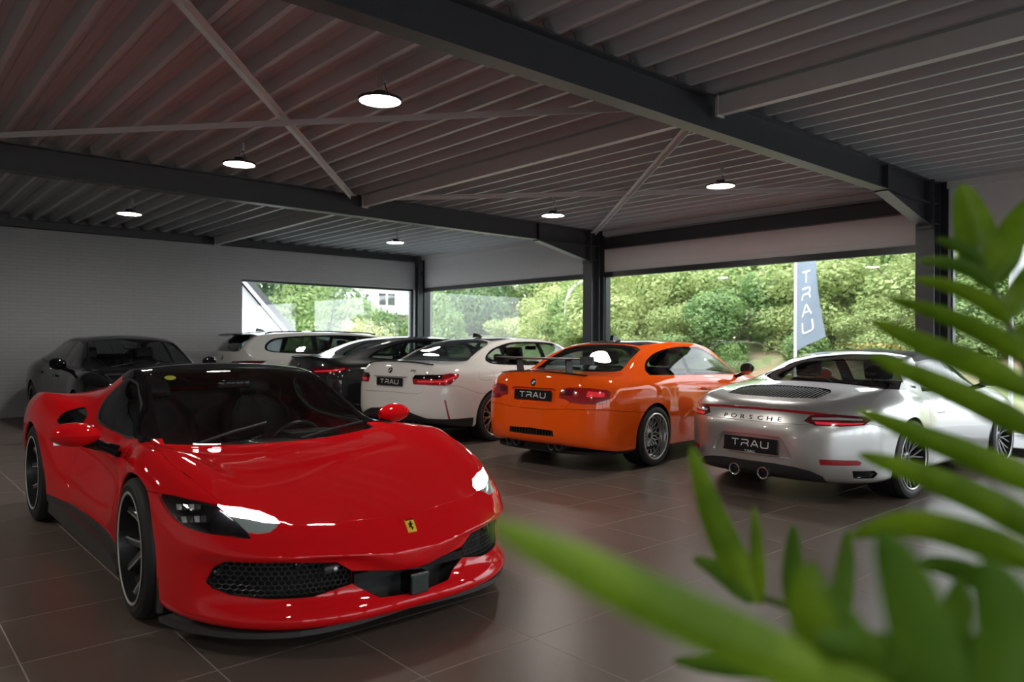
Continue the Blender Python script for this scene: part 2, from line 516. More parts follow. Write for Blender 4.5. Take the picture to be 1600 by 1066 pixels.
# crossed white wind braces
def brace(a, b, lab):
    root = empty('wind_brace', a); tag(root, lab, 'brace', 'white crossed ceiling braces')
    d = Vector(b) - Vector(a)
    M_ = d.to_track_quat('X', 'Z').to_matrix().to_4x4()
    L = d.length
    mb = MB()
    mb.box((0, -.03, -.004), (L, .03, .004), M=M_)
    mb.box((0, .022, -.05), (L, .030, -.004), M=M_)
    mb.build('brace_angle', 'steel_white', root)
    for t in (0.0, L):
        MB().box((t - .07, -.05, .004), (t + .07, .05, .014), M=M_).build('gusset_plate', 'steel_white', root)
brace((0.75, 3.75, 3.385), (5.16, 9.2, 3.365), 'white ceiling brace slanting from the top edge down to the far beam')
brace((5.16, 3.75, 3.345), (0.55, 9.2, 3.325), 'long white ceiling brace running nearly level across the left half')
brace((5.44, 9.2, 3.385), (10.0, 3.86, 3.365), 'white ceiling brace lying nearly level above the orange coupe')
brace((10.1, 9.2, 3.345), (5.44, 3.75, 3.325), 'thin white ceiling brace rising from the middle column')

# window wall: sills, cladding, frames, panes
def wall_bay(n, ya, yb, edge_beam, lab):
    w = MB()
    w.box((XW, ya, 2.64), (XW + .16, yb, 3.56))
    w.box((XW - .012, ya, 2.74), (XW, yb, 3.33 if not edge_beam else 3.1))
    w.box((XW - .006, ya, 2.655), (XW, yb, 2.73))
    w.box((XW - .05, ya, 3.33), (XW + .16, yb, 3.56))
    o = w.build('wall_window_%d' % n, 'panel_white'); tag(o, lab, kind='structure')
    fr = MB()
    fw = .07
    fr.box((XW - .03, ya, 2.555), (XW + .06, yb, 2.65)).box((XW - .03, ya, 0.0), (XW + .06, yb, .10))
    fr.box((XW - .03, ya, .1), (XW + .06, ya + fw, 2.56)).box((XW - .03, yb - fw, .1), (XW + .06, yb, 2.56))
    o = fr.build('window_%d' % n, 'frame_dark'); tag(o, 'dark window frame, ' + lab, kind='structure')
    MB().box((XW - .045, ya + .015, .1), (XW - .03, ya + .045, 2.56)).build('cover_strip', 'frame_alu', o)
    MB().box((XW - .045, yb - .045, .1), (XW - .03, yb - .015, 2.56)).build('cover_strip', 'frame_alu', o)
    p = MB(); p.add([(XW + .015, ya + fw, .1), (XW + .015, yb - fw, .1), (XW + .015, yb - fw, 2.556), (XW + .015, ya + fw, 2.556)], [(0, 1, 2, 3)])
    p.build('pane', 'pane', o, fix=False)
    if edge_beam:
        r_ = empty('edge_beam', (10.40, ya, 0)); tag(r_, 'dark steel edge beam above the window behind the orange coupe', 'beam', 'dark steel roof beams')
        mb = MB(); ibeam(mb, .1, yb - ya - .1, 'y', .22, .10, .012, .010, c=(0, 3.17)); mb.build('beam_profile', 'steel_dark', r_)
wall_bay(1, 9.58, 15.24, False, 'wall bay in the far corner')
wall_bay(2, 3.76, 9.30, True, 'wall bay behind the orange coupe')
wall_bay(3, -2.04, 3.46, False, 'wall bay behind the palm')
wall_bay(4, -7.9, -2.30, False, 'wall bay out of sight to the right')
for y in (9.44, 3.61, -2.17, 15.29):
    o = MB().box((XW - .02, y - .16, 0), (XW + .16, y + .16, 3.56)).build('wall_pier', 'frame_dark'); tag(o, 'dark wall strip behind a steel column', kind='structure'); o.name = 'trim_1'

# window in the brick wall
fr = MB(); fw = .05
fr.box((WX0, YB + .1, WZ0), (WX0 + fw, YB + .17, WZ1)).box((WX1 - fw, YB + .1, WZ0), (WX1, YB + .17, WZ1)).box((WX0, YB + .1, WZ1 - fw), (WX1, YB + .17, WZ1)).box((WX0, YB + .1, WZ0), (WX1, YB + .17, WZ0 + fw))
o = fr.build('window_5', 'frame_dark'); tag(o, 'dark framed window in the painted brick wall', kind='structure')
p = MB(); p.add([(WX0 + fw, YB + .13, WZ0 + fw), (WX1 - fw, YB + .13, WZ0 + fw), (WX1 - fw, YB + .13, WZ1 - fw), (WX0 + fw, YB + .13, WZ1 - fw)], [(0, 1, 2, 3)])
p.build('pane', 'pane', o, fix=False)

# walls behind the camera; the street side has a glazed strip
o = MB().box((X0 - .2, Y0, 0), (X0, YB + .3, 3.6)).build('wall_left', 'panel_white'); tag(o, 'plain white side wall', kind='structure')
bk = MB()
bk.box((X0, Y0 - .2, 2.6), (XW + .1, Y0, 3.6)).box((X0, Y0 - .2, 0), (XW + .1, Y0, .3))
for k in range(6): bk.box((X0 + k * 2.94, Y0 - .2, .3), (X0 + k * 2.94 + .3, Y0, 2.6))
o = bk.build('wall_back', 'panel_white'); tag(o, 'white wall with a row of windows', kind='structure')
for k in range(5):
    p = MB(); a = X0 + k * 2.94 + .3; b = a + 2.64
    fr = MB().box((a, Y0 - .12, .3), (b, Y0 - .08, .36)).box((a, Y0 - .12, 2.54), (b, Y0 - .08, 2.6)).box((a, Y0 - .12, .36), (a + .06, Y0 - .08, 2.54)).box((b - .06, Y0 - .12, .36), (b, Y0 - .08, 2.54))
    o = fr.build('window_%d' % (6 + k), 'frame_dark'); tag(o, 'dark framed window in the wall behind the camera', kind='structure')
    p.add([(a + .06, Y0 - .1, .36), (b - .06, Y0 - .1, .36), (b - .06, Y0 - .1, 2.54), (a + .06, Y0 - .1, 2.54)], [(0, 1, 2, 3)])
    p.build('pane', 'pane', o, fix=False)

# hanging round lamps
def lamp_meshes():
    d = {}
    R_ = .165
    d['housing'] = MB().lathe([(0, .030), (.06, .030), (.065, .014), (R_ - .01, .010), (R_, .004), (R_, -.012), (R_ - .012, -.014), (R_ - .014, -.006)], 40).mesh('housing', 'lamp_body', True)
    d['diffuser'] = MB().lathe([(R_ - .013, -.007), (R_ - .06, -.012), (0, -.014)], 40).mesh('diffuser', 'lamp_emit', True)
    d['heat_sink'] = MB().lathe([(0, .06), (.05, .058), (.055, .03)], 20).mesh('heat_sink', 'lamp_body', True)
    h = MB()
    for s in (-.012, .012): h.tube([(s, 0, .06), (s, 0, .16), (s * .4, .0, .26)], .003, 6)
    d['hook'] = h.mesh('hook', 'galv')
    d['driver_box'] = MB().box((.025, -.012, .14), (.05, .012, .225), .003).mesh('driver_box', 'galv')
    d['cable'] = MB().tube([(.038, 0, .14), (.05, 0, .10), (.075, 0, .05), (.06, 0, .03)], .004, 6).mesh('cable', 'rubber')
    return d
LD = lamp_meshes()
lamps = [(2.95, 4.85, 'round hanging ceiling lamp, largest and nearest of the lit discs'), (2.95, 7.58, 'round hanging ceiling lamp just in front of the far beam, left side'),
         (2.95, 11.65, 'round hanging ceiling lamp at far left above the black sedan'), (7.48, 4.85, 'round hanging ceiling lamp at right, above the silver convertible'),
         (7.48, 7.60, 'round hanging ceiling lamp just left of the middle column'), (7.44, 11.68, 'round hanging ceiling lamp, smallest, near the far corner'),
         (2.95, -0.6, 'round hanging ceiling lamp behind the camera'), (7.48, -0.6, 'round hanging ceiling lamp out of sight on the right'), (-1.5, 4.85, 'round hanging ceiling lamp out of sight on the left'), (-1.5, 7.58, 'round hanging ceiling lamp out of sight beside the brick wall'), (-1.5, -.6, 'round hanging ceiling lamp out of sight behind on the left')]
for x, y, lab in lamps:
    root = empty('ceiling_lamp', (x, y, 3.165)); tag(root, lab, 'lamp', 'round hanging ceiling lamps')
    for k, me in LD.items(): inst(k, me, root)
# =================================================================== CAR BODIES
# local car frame: x forward, y left, z up, origin on the floor midway between the axles
def pchip(keys):
    k = sorted(keys)
    x = np.array([a for a, _ in k], float); y = np.array([b for _, b in k], float)
    n = len(x)
    if n == 1: return lambda t: np.full(np.shape(t), y[0]) if np.ndim(t) else y[0]
    h = np.diff(x); d = np.diff(y) / h
    m = np.zeros(n)
    m[0], m[-1] = d[0], d[-1]
    for i in range(1, n - 1):
        if d[i - 1] * d[i] > 0:
            w1, w2 = 2 * h[i] + h[i - 1], h[i] + 2 * h[i - 1]
            m[i] = (w1 + w2) / (w1 / d[i - 1] + w2 / d[i])
    def f(t):
        t = np.clip(np.asarray(t, float), x[0], x[-1])
        i = np.clip(np.searchsorted(x, t, side='right') - 1, 0, n - 2)
        s = (t - x[i]) / h[i]
        return ((2 * s ** 3 - 3 * s ** 2 + 1) * y[i] + (s ** 3 - 2 * s ** 2 + s) * h[i] * m[i] + (-2 * s ** 3 + 3 * s ** 2) * y[i + 1] + (s ** 3 - s ** 2) * h[i] * m[i + 1])
    return f

def K(v):
    """constant, key list or function -> function"""
    if callable(v): return v
    if isinstance(v, (int, float)): return pchip([(0, v)])
    return pchip(v)

def spline_rows(P, sub, sharp=()):
    """P (R,...,3) control rows -> dense rows by monotone cubic, split at the sharp rows"""
    R_ = len(P)
    cuts = [0] + [s for s in sharp if 0 < s < R_ - 1] + [R_ - 1]
    out = []
    for a, b in zip(cuts[:-1], cuts[1:]):
        seg = P[a:b + 1]
        n = b - a
        ts = np.concatenate([np.linspace(i, i + 1, sub[a + i], endpoint=False) for i in range(n)] + [[n]])
        d = np.diff(seg, axis=0)
        m = np.zeros_like(seg)
        m[0], m[-1] = d[0], d[-1]
        if n > 1:
            p, q = d[:-1], d[1:]
            ok = (p * q) > 0
            m[1:-1] = np.where(ok, 2 * p * q / np.where(ok, p + q, 1), 0)
            m[0] = 1.5 * d[0] - .5 * m[1]; m[-1] = 1.5 * d[-1] - .5 * m[-2]
        i = np.minimum(ts.astype(int), n - 1)
        s = (ts - i).reshape((-1,) + (1,) * (P.ndim - 1))
        D = ((2 * s ** 3 - 3 * s ** 2 + 1) * seg[i] + (s ** 3 - 2 * s ** 2 + s) * m[i] + (-2 * s ** 3 + 3 * s ** 2) * seg[i + 1] + (s ** 3 - s ** 2) * m[i + 1])
        out.append(D if not out else D[1:])
    return np.concatenate(out, 0)

def arc_resample(x, y, n):
    s = np.concatenate([[0], np.cumsum(np.hypot(np.diff(x), np.diff(y)))])
    t = np.linspace(0, s[-1], n + 1)
    return np.interp(t, s, x), np.interp(t, s, y)

NF = 22           # columns across each end (also lines across the top)
SUBTOP = [3, 3, 2, 2, 6, 6]
assert sum(SUBTOP) == NF

class Body:
    def __init__(s, S):
        s.S = S
        s.Ns = S.get('ns', 110)
        for k in ('y6', 'z6', 'z8', 'dy5', 'dz5'): setattr(s, k, K(S[k]))
        s.k7 = K(S.get('k7', 0.78)); s.f7 = S.get('f7', 0.52)
        s.by, s.bz = K(S['rows'][0]['y']), K(S['rows'][0]['z'])
        s.build()
    def section(s, x):
        x = np.asarray(x, float)
        yb, zb, y6, z6, z8 = s.by(x), s.bz(x), s.y6(x), s.z6(x), s.z8(x)
        y5 = .5 * (yb + y6) + s.dy5(x); z5 = .5 * (zb + z6) + s.dz5(x)
        y7, z7 = s.f7 * y6, z6 + (z8 - z6) * s.k7(x)
        a = .16
        P = [(yb, zb), (y5, z5), (y6 + (y5 - y6) * a * 1.4, z6 + (z5 - z6) * a * 1.4), (y6, z6), (y6 + (y7 - y6) * a, z6 + (z7 - z6) * a * 1.25), (y7, z7), (0 * x, z8)]
        return np.stack([np.stack([p[0] + 0 * x, p[1] + 0 * x], -1) for p in P], 0)     # (7, n, 2)
    def dense_section(s, x):
        P = s.section(x)
        mir = P[-2:-1].copy(); mir[..., 0] *= -1
        Q = np.concatenate([P, mir], 0)
        D = spline_rows(Q, SUBTOP + [1])
        return D[:NF + 1]                                                              # (NF+1, n, 2)
    def height(s, x, y):
        """z of the top surface at (x, y) (used where it is a height field)"""
        x = np.atleast_1d(x); y = np.atleast_1d(y)
        D = s.dense_section(x)
        return np.array([np.interp(y[i], D[::-1, i, 0], D[::-1, i, 1]) for i in range(len(x))])
    def end_curve(s, r, front):
        e = r['f' if front else 'r']           # (x tip, x corner, squareness)
        xt, xc, p = e[:3]
        Wd = float(K(r['y'])(xc))
        th = np.linspace(0, pi / 2, 400)
        q = e[3] if len(e) > 3 else 2.0
        y = Wd * np.sin(th) ** (2 / p); x = xc + (xt - xc) * np.maximum(np.cos(th), 0) ** (2 / q)
        return arc_resample(x, y, NF)          # centre -> corner
    def build(s):
        S = s.S; rows = S['rows']; Ns = s.Ns
        loops = []
        for ri, r in enumerate(rows):
            fy, fz = K(r['y']), K(r['z'])
            xf, yf = s.end_curve(r, True); xr, yr = s.end_curve(r, False)
            xs = np.linspace(r['f'][1], r['r'][1], Ns + 1)
            X = np.concatenate([xf[:-1], xs, xr[::-1][1:]])
            Y = np.concatenate([yf[:-1], fy(xs), yr[::-1][1:]])
            Z = fz(X)
            if 'zf' in r:       # extra drop/raise towards the front centre
                t = np.clip((X - r['f'][1]) / (r['f'][0] - r['f'][1]), 0, 1); Z = Z + r['zf'] * t
            if 'zr' in r:
                t = np.clip((r['r'][1] - X) / (r['r'][1] - r['r'][0]), 0, 1); Z = Z + r['zr'] * t
            if ri == 0:
                m = np.concatenate([np.ones(NF), np.zeros(Ns + 1), np.ones(NF)]) > 0
                Z[m] = s.height(X[m], Y[m])
            loops.append(np.stack([X, Y, Z], -1))
        P = np.stack(loops, 0)
        sub = [r.get('n', 5) for r in rows[:-1]]
        side = spline_rows(P, sub, [i for i, r in enumerate(rows) if r.get('sharp')])
        # top patch
        xs = np.linspace(rows[0]['f'][1], rows[0]['r'][1], Ns + 1)
        D = s.dense_section(xs)                                                          # (NF+1, Ns+1, 2)
        xe_f = loops[0][:NF + 1][::-1]; xe_r = loops[0][-(NF + 1):]                      # corner -> centre
        T = np.zeros((NF + 1, Ns + 1, 3))
        bf = S.get('blend_f', 0.7); br_ = S.get('blend_r', 0.6)
        for j in range(NF + 1):
            bF = np.clip(1 - (xs[0] - xs) / bf, 0, 1) ** 1.5; bR = np.clip(1 - (xs - xs[-1]) / br_, 0, 1) ** 1.5
            x = xs + (xe_f[j, 0] - xs[0]) * bF + (xe_r[j, 0] - xs[-1]) * bR
            Dx = s.dense_section(x)
            b = np.maximum(bF, bR)
            ye = np.where(bF > bR, xe_f[j, 1], xe_r[j, 1])
            y = Dx[j, :, 0] * (1 - b) + ye * b
            z = Dx[j, :, 1].copy()
            m = b > 0
            if m.any(): z[m] = s.height(x[m], y[m])
            T[j, :, 0], T[j, :, 1], T[j, :, 2] = x, y, z
        T[0] = side[0, NF:NF + Ns + 1]
        T[:, 0] = side[0, :NF + 1][::-1]; T[:, -1] = side[0, -(NF + 1):]
        Rn, Cn = side.shape[:2]
        if 'deform' in S: side, T = S['deform'](side, T); T[0] = side[0, NF:NF + Ns + 1]; T[:, 0] = side[0, :NF + 1][::-1]; T[:, -1] = side[0, -(NF + 1):]
        s.side, s.T = side, T
        V = list(side.reshape(-1, 3)); F = []; G = []
        idx = np.arange(Rn * Cn).reshape(Rn, Cn)
        for i in range(Rn - 1):
            for c in range(Cn - 1):
                F.append((idx[i, c], idx[i + 1, c], idx[i + 1, c + 1], idx[i, c + 1])); G.append(0 if c < NF else (1 if c < NF + Ns else 2))
        ti = -np.ones((NF + 1, Ns + 1), int)
        ti[0] = idx[0, NF:NF + Ns + 1]; ti[:, 0] = idx[0, :NF + 1][::-1]; ti[:, -1] = idx[0, -(NF + 1):]
        for j in range(NF + 1):
            for i in range(Ns + 1):
                if ti[j, i] < 0: ti[j, i] = len(V); V.append(T[j, i])
        j6 = sum(SUBTOP[:3])
        for j in range(NF):
            for i in range(Ns):
                F.append((ti[j, i], ti[j, i + 1], ti[j + 1, i + 1], ti[j + 1, i])); G.append(3 if j < j6 else 4)
        s.V = np.array(V); s.V[np.abs(s.V[:, 1]) < 1e-4, 1] = 0.0
        # drop degenerate corners, keep orientation outward
        FF = []; GG = []
        for f, g in zip(F, G):
            u = []
            for k in f:
                if k not in u: u.append(k)
            if len(u) > 2: FF.append(u); GG.append(g)
        s.F, s.G = FF, GG
        bm = bmesh.new()
        vs = [bm.verts.new(v) for v in s.V]
        lay = bm.faces.layers.int.new('g'); pl = bm.faces.layers.int.new('p')
        for f, g in zip(FF, GG):
            try: fc = bm.faces.new([vs[k] for k in f]); fc[lay] = g
            except ValueError: pass
        bmesh.ops.recalc_face_normals(bm, faces=bm.faces[:])
        # side faces must point to +y
        t = sum(f.normal.y * f.calc_area() for f in bm.faces if f[lay] == 1)
        if t < 0: bmesh.ops.reverse_faces(bm, faces=bm.faces[:])
        bm.normal_update()
        # smooth normals; on the mirror plane the normal has no y
        s.N = np.zeros((len(s.V), 3))
        bm.verts.index_update()
        for v in bm.verts:
            n = v.normal.copy()
            if v.co.y < 1e-4: n.y = 0; n.normalize()
            s.N[v.index] = n[:]
        bm.faces.index_update()
        s.tree_f = [[v.index for v in f.verts] for f in bm.faces]
        s.tree = BVHTree.FromPolygons([tuple(v) for v in s.V], s.tree_f)
        s.bm = bm; s.lay = lay; s.pl = pl
        s.parts = {0: dict(name='body', rim=.012)}
    # ---------------------------------------------------------------- cutting
    def cut(s, poly, proj, groups, name=None, cond=None, **kw):
        """cut the outline (2D polygon in the side/top/end view) into the skin and give the inside to a part"""
        bm, lay, pl = s.bm, s.lay, s.pl
        if isinstance(proj, str): U, Wv = {'side': ((1, 0, 0), (0, 0, 1)), 'top': ((1, 0, 0), (0, 1, 0)), 'end': ((0, 1, 0), (0, 0, 1))}[proj]
        else: U, Wv = (-sin(proj), cos(proj), 0), (0, 0, 1)          # seen from azimuth proj
        U, Wv = Vector(U), Vector(Wv)
        if len(poly[0]) == 3: poly = [(U.dot(Vector(p)), Wv.dot(Vector(p))) for p in poly]
        poly = [tuple(map(float, p)) for p in poly]
        px = [p[0] for p in poly]; py = [p[1] for p in poly]
        bb = (min(px) - .02, max(px) + .02, min(py) - .02, max(py) + .02)
        def fbox(f):
            us = [U.dot(v.co) for v in f.verts]; ws = [Wv.dot(v.co) for v in f.verts]
            return (min(us), max(us), min(ws), max(ws))
        over = kw.get('over')
        cand = {}
        for f in bm.faces:
            if f[lay] in groups and (f[pl] == 0 or (over and f[pl] in over)):
                b = fbox(f)
                if b[1] >= bb[0] and b[0] <= bb[1] and b[3] >= bb[2] and b[2] <= bb[3]:
                    if cond is None or cond(f): cand[f] = b
        n = len(poly)
        for i in range(n):
            a, c = poly[i], poly[(i + 1) % n]
            lo0, hi0, lo1, hi1 = min(a[0], c[0]) - 1e-4, max(a[0], c[0]) + 1e-4, min(a[1], c[1]) - 1e-4, max(a[1], c[1]) + 1e-4
            fs = [f for f, b in cand.items() if b[1] >= lo0 and b[0] <= hi0 and b[3] >= lo1 and b[2] <= hi1]
            if not fs: continue
            d = (c[0] - a[0], c[1] - a[1])
            no = U * -d[1] + Wv * d[0]
            co = U * a[0] + Wv * a[1]
            ln = sqrt(d[0] ** 2 + d[1] ** 2)
            if ln < 1e-7: continue
            # only faces really met by the segment's line
            fs2 = []
            for f in fs:
                sd = [((U.dot(v.co) - a[0]) * -d[1] + (Wv.dot(v.co) - a[1]) * d[0]) / ln for v in f.verts]
                if min(sd) < -1e-5 and max(sd) > 1e-5: fs2.append(f)
            if not fs2: continue
            es = set(); vv = set()
            for f in fs2: es.update(f.edges); vv.update(f.verts)
            r = bmesh.ops.bisect_plane(bm, geom=list(vv) + list(es) + fs2, dist=2e-5, plane_co=co, plane_no=no)
            for f in fs2:
                if f.is_valid: cand[f] = fbox(f)
            for g in r['geom']:
                if isinstance(g, bmesh.types.BMFace) and g.is_valid: cand[g] = fbox(g)
        pid = 0
        if name is not None:
            pid = kw.get('pid') or max(s.parts) + 1
            s.parts.setdefault(pid, dict(name=name, **kw))
            for f in cand:
                if not f.is_valid: continue
                c = f.calc_center_median()
                if inside(poly, U.dot(c), Wv.dot(c)): f[pl] = pid
        return pid
    def hole(s, poly, proj, groups, cond=None, **kw):
        return s.cut(poly, proj, groups, 'hole', cond, hole=True, **kw)
    # ---------------------------------------------------------------- output
    def emit(s, root, defmat):
        bm, pl = s.bm, s.pl
        byp = {}
        for f in bm.faces: byp.setdefault(f[pl], []).append(f)
        objs = {}
        for pid, fs in byp.items():
            info = s.parts[pid]
            if info.get('hole'): continue
            vid = {}; V = []; F = []
            for f in fs:
                q = []
                for v in f.verts:
                    if v not in vid: vid[v] = len(V); V.append(v.co.copy())
                    q.append(vid[v])
                F.append(q)
            N = []
            for p in V:
                loc, nn, fi, d = s.tree.find_nearest(p)
                ids = s.tree_f[fi]
                w = [1.0 / max((Vector(s.V[k]) - p).length, 1e-5) ** 2 for k in ids]
                n = sum((Vector(s.N[k]) * wi for k, wi in zip(ids, w)), Vector())
                if p.y < 1e-4: n.y = 0
                N.append(n.normalized())
            # boundary
            cnt = {}
            for q in F:
                for a, b in zip(q, q[1:] + q[:1]):
                    k = (a, b)
                    if (b, a) in cnt: cnt.pop((b, a))
                    else: cnt[k] = 1
            bnd = [e for e in cnt if not (abs(V[e[0]].y) < 1e-4 and abs(V[e[1]].y) < 1e-4)]
            off = info.get('off', 0.0)
            gap = info.get('gap', 0.002); rim = info.get('rim', 0.02)
            pull = {}
            for a, b in bnd:
                e = (V[b] - V[a]); n = N[a] + N[b]
                if e.length < 1e-6: continue
                t = n.cross(e).normalized()        # points into the face for CCW order
                for k in (a, b): pull[k] = pull.get(k, Vector()) + t
            V2 = [v.copy() for v in V]
            for k, t in pull.items():
                if t.length > 1e-6:
                    t = t.normalized() * gap
                    if V[k].y < 1e-4: t.y = 0
                    V2[k] = V[k] + t
            if off: V2 = [v + n * off for v, n in zip(V2, N)]
            nv = len(V2)
            rimmap = {}
            RF = []
            for a, b in bnd:
                for k in (a, b):
                    if k not in rimmap: rimmap[k] = len(V2); V2.append(V2[k] - N[k] * rim)
                RF.append((b, a, rimmap[a], rimmap[b]))
            mat = info.get('mat', defmat)
            def mk(name, verts, faces, norms, nsurf):
                me = bpy.data.meshes.new(name)
                me.from_pydata([tuple(v) for v in verts], [], [tuple(q) for q in faces])
                me.shade_smooth()
                if len(me.polygons) == len(faces):
                    ln = []
                    for i, q in enumerate(faces):
                        for k in q: ln.append(norms[k] if i < nsurf else (0, 0, 0))
                    me.normals_split_custom_set(ln)
                return link(name, me, mat, root)
            Nt = [tuple(n) for n in N] + [(0, 0, 0)] * (len(V2) - nv)
            FM = [list(reversed(q)) for q in F]; RM = [tuple(reversed(q)) for q in RF]
            VM = [Vector((v.x, -v.y, v.z)) for v in V2]; NM = [(n[0], -n[1], n[2]) for n in Nt]
            nm = info['name']
            und = info.get('under')
            if und:            # a second skin behind the first (lamp housing, cavity floor)
                uname, umat, uoff = und
                U1 = [v - n * uoff for v, n in zip(V, N)]
            if info.get('only_under'):
                V2, F, RF = U1 + V2[nv:], F, []
                nm, mat = uname, umat
                for a, b in bnd: pass
                base = len(V2); V2 = V2[:nv] + [V[k].copy() for k in range(nv)]
                RF = [(b, a, a + nv, b + nv) for a, b in bnd]
                Nt = [tuple(n) for n in N] + [(0, 0, 0)] * nv
                FM = [list(reversed(q)) for q in F]; RM = [tuple(reversed(q)) for q in RF]
                VM = [Vector((v.x, -v.y, v.z)) for v in V2]; NM = [(n[0], -n[1], n[2]) for n in Nt]
            if info.get('pair'):
                a = mk(nm, V2, F + RF, Nt, len(F)); b = mk(nm, VM, FM + RM, NM, len(F))
                if und and not info.get('only_under'):
                    for o_, ss in ((a, 1), (b, -1)):
                        uv = [Vector((v.x, ss * v.y, v.z)) for v in U1]; m_ = mat; mat = umat
                        h_ = mk(uname, uv, F if ss > 0 else FM, [(n[0], ss * n[1], n[2]) for n in N], len(F)); mat = m_
                        h_.parent = o_
                objs[pid] = (a, b)
            else:
                # weld the two halves along the mirror plane
                remap = {}; VV = list(V2); NN = list(Nt)
                for k, v in enumerate(VM):
                    if abs(v.y) < 1e-4: remap[k] = k
                    else: remap[k] = len(VV); VV.append(v); NN.append(NM[k])
                F2 = [[remap[k] for k in q] for q in FM]; R2 = [[remap[k] for k in q] for q in RM]
                R2 = [q for q in R2 if len(set(q)) == 4]; R1 = [q for q in RF if len(set(q)) == 4]
                objs[pid] = mk(nm, VV, F + F2 + R1 + R2, NN, len(F) + len(F2))
        # dark lining inside the cabin, behind every painted panel above the belt
        c0, c1 = s.S.get('cabin', (-9, 9))
        V = []; F = []; vid = {}
        for f in bm.faces:
            if f[s.lay] < 3: continue
            info = s.parts[f[pl]]
            if info.get('hole') or 'glass' in str(info.get('mat', '')): continue
            c = f.calc_center_median()
            if not (c0 < c.x < c1): continue
            q = []
            for v in f.verts:
                if v not in vid:
                    l, n, i, d = s.tree.find_nearest(v.co)
                    n = v.normal if v.normal.length > .5 else n
                    vid[v] = len(V); V.append(v.co - n * .014)
                q.append(vid[v])
            F.append(q)
        if F:
            n0 = len(V)
            me = bpy.data.meshes.new('cabin_lining')
            me.from_pydata([tuple(v) for v in V] + [(v.x, -v.y, v.z) for v in V], [], [tuple(q) for q in F] + [tuple(k + n0 for k in reversed(q)) for q in F])
            link('cabin_lining', me, 'dash', root)
        s.objs = objs
        return objs
    def free(s):
        s.bm.free()

def inside(poly, x, y):
    c = False
    n = len(poly)
    j = n - 1
    for i in range(n):
        xi, yi = poly[i]; xj, yj = poly[j]
        if (yi > y) != (yj > y) and x < (xj - xi) * (y - yi) / (yj - yi) + xi: c = not c
        j = i
    return c

def smooth_poly(pts, n=5, corners=()):
    """closed Catmull-Rom through pts, except at the sharp corner indices"""
    out = []
    m = len(pts)
    for i in range(m):
        p0, p1, p2, p3 = pts[i - 1], pts[i], pts[(i + 1) % m], pts[(i + 2) % m]
        if i in corners: p0 = p1
        if (i + 1) % m in corners: p3 = p2
        for k in range(n):
            t = k / n
            out.append(tuple(.5 * (2 * p1[a] + (p2[a] - p0[a]) * t + (2 * p0[a] - 5 * p1[a] + 4 * p2[a] - p3[a]) * t * t + (3 * p1[a] - p0[a] - 3 * p2[a] + p3[a]) * t ** 3) for a in (0, 1)))
    return out

def circle(cx, cz, r, n=48, a0=0, a1=2 * pi):
    return [(cx + r * cos(a0 + (a1 - a0) * k / n), cz + r * sin(a0 + (a1 - a0) * k / n)) for k in range(n)]

def arch_poly(cx, cz, r, zb):
    """wheel arch: circle above, straight down to below the sill"""
    return [(cx + r * cos(a), cz + r * sin(a)) for a in np.linspace(0, pi, 33)] + [(cx - r * .985, zb), (cx + r * .985, zb)]

# ------------------------------------------------------------------ wheels
def tyre_mesh(R_, w, rim_r):
    h = w / 2
    p = [(rim_r - .006, h - .018), (rim_r + .012, h - .004), (rim_r + .035, h), (R_ - .03, h - .003), (R_ - .012, h - .010), (R_ - .002, h - .026), (R_, h - .045)]
    for g in (.55, .18):
        p += [(R_, h * g + .006), (R_ - .008, h * g + .004), (R_ - .008, h * g - .004), (R_, h * g - .006)]
    q = [(r, -y) for r, y in reversed(p)]
    return MB().lathe(p + q, 56, 'y').mesh('tyre', 'rubber', True, 30)

def barrel_mesh(r, w, mat, lip=.012, deep=.05):
    h = w / 2
    p = [(r + .008, h - .014), (r + .009, h - .004), (r, h), (r - lip, h - .003), (r - lip - .008, h - deep), (r - .03, -h * .3), (r - .02, -h + .02), (r + .006, -h + .004)]
    return MB().lathe(p, 56, 'y').mesh('rim', mat, True, 40)

def spoke_strip(pts, wid, ytop, thick, bow=0.0):
    """one spoke as a tapered bar in the wheel plane: pts [(r, angle)], face height ytop(r) along y"""
    L = []
    for (r, a), w in zip(pts, wid):
        L.append((r * cos(a), r * sin(a), w, r))
    mb = MB(); vs = []; n = len(L)
    for i, (x, z, w, r) in enumerate(L):
        a, b = L[max(i - 1, 0)], L[min(i + 1, n - 1)]
        t = Vector((b[0] - a[0], b[1] - a[1])).normalized(); nn = Vector((-t.y, t.x))
        y = ytop(r)
        for s, yy, f in ((-1, y - .006, 1.0), (-.7, y, 1), (.7, y, 1), (1, y - .006, 1), (.75, y - thick, 1), (-.75, y - thick, 1)):
            vs.append((x + nn.x * s * w / 2, yy, z + nn.y * s * w / 2))
    fs = []
    for i in range(n - 1):
        for k in range(6):
            k2 = (k + 1) % 6
            fs.append((i * 6 + k, i * 6 + k2, (i + 1) * 6 + k2, (i + 1) * 6 + k))
    fs += [tuple(range(6)), tuple((n - 1) * 6 + k for k in range(5, -1, -1))]
    return mb.add(vs, fs)

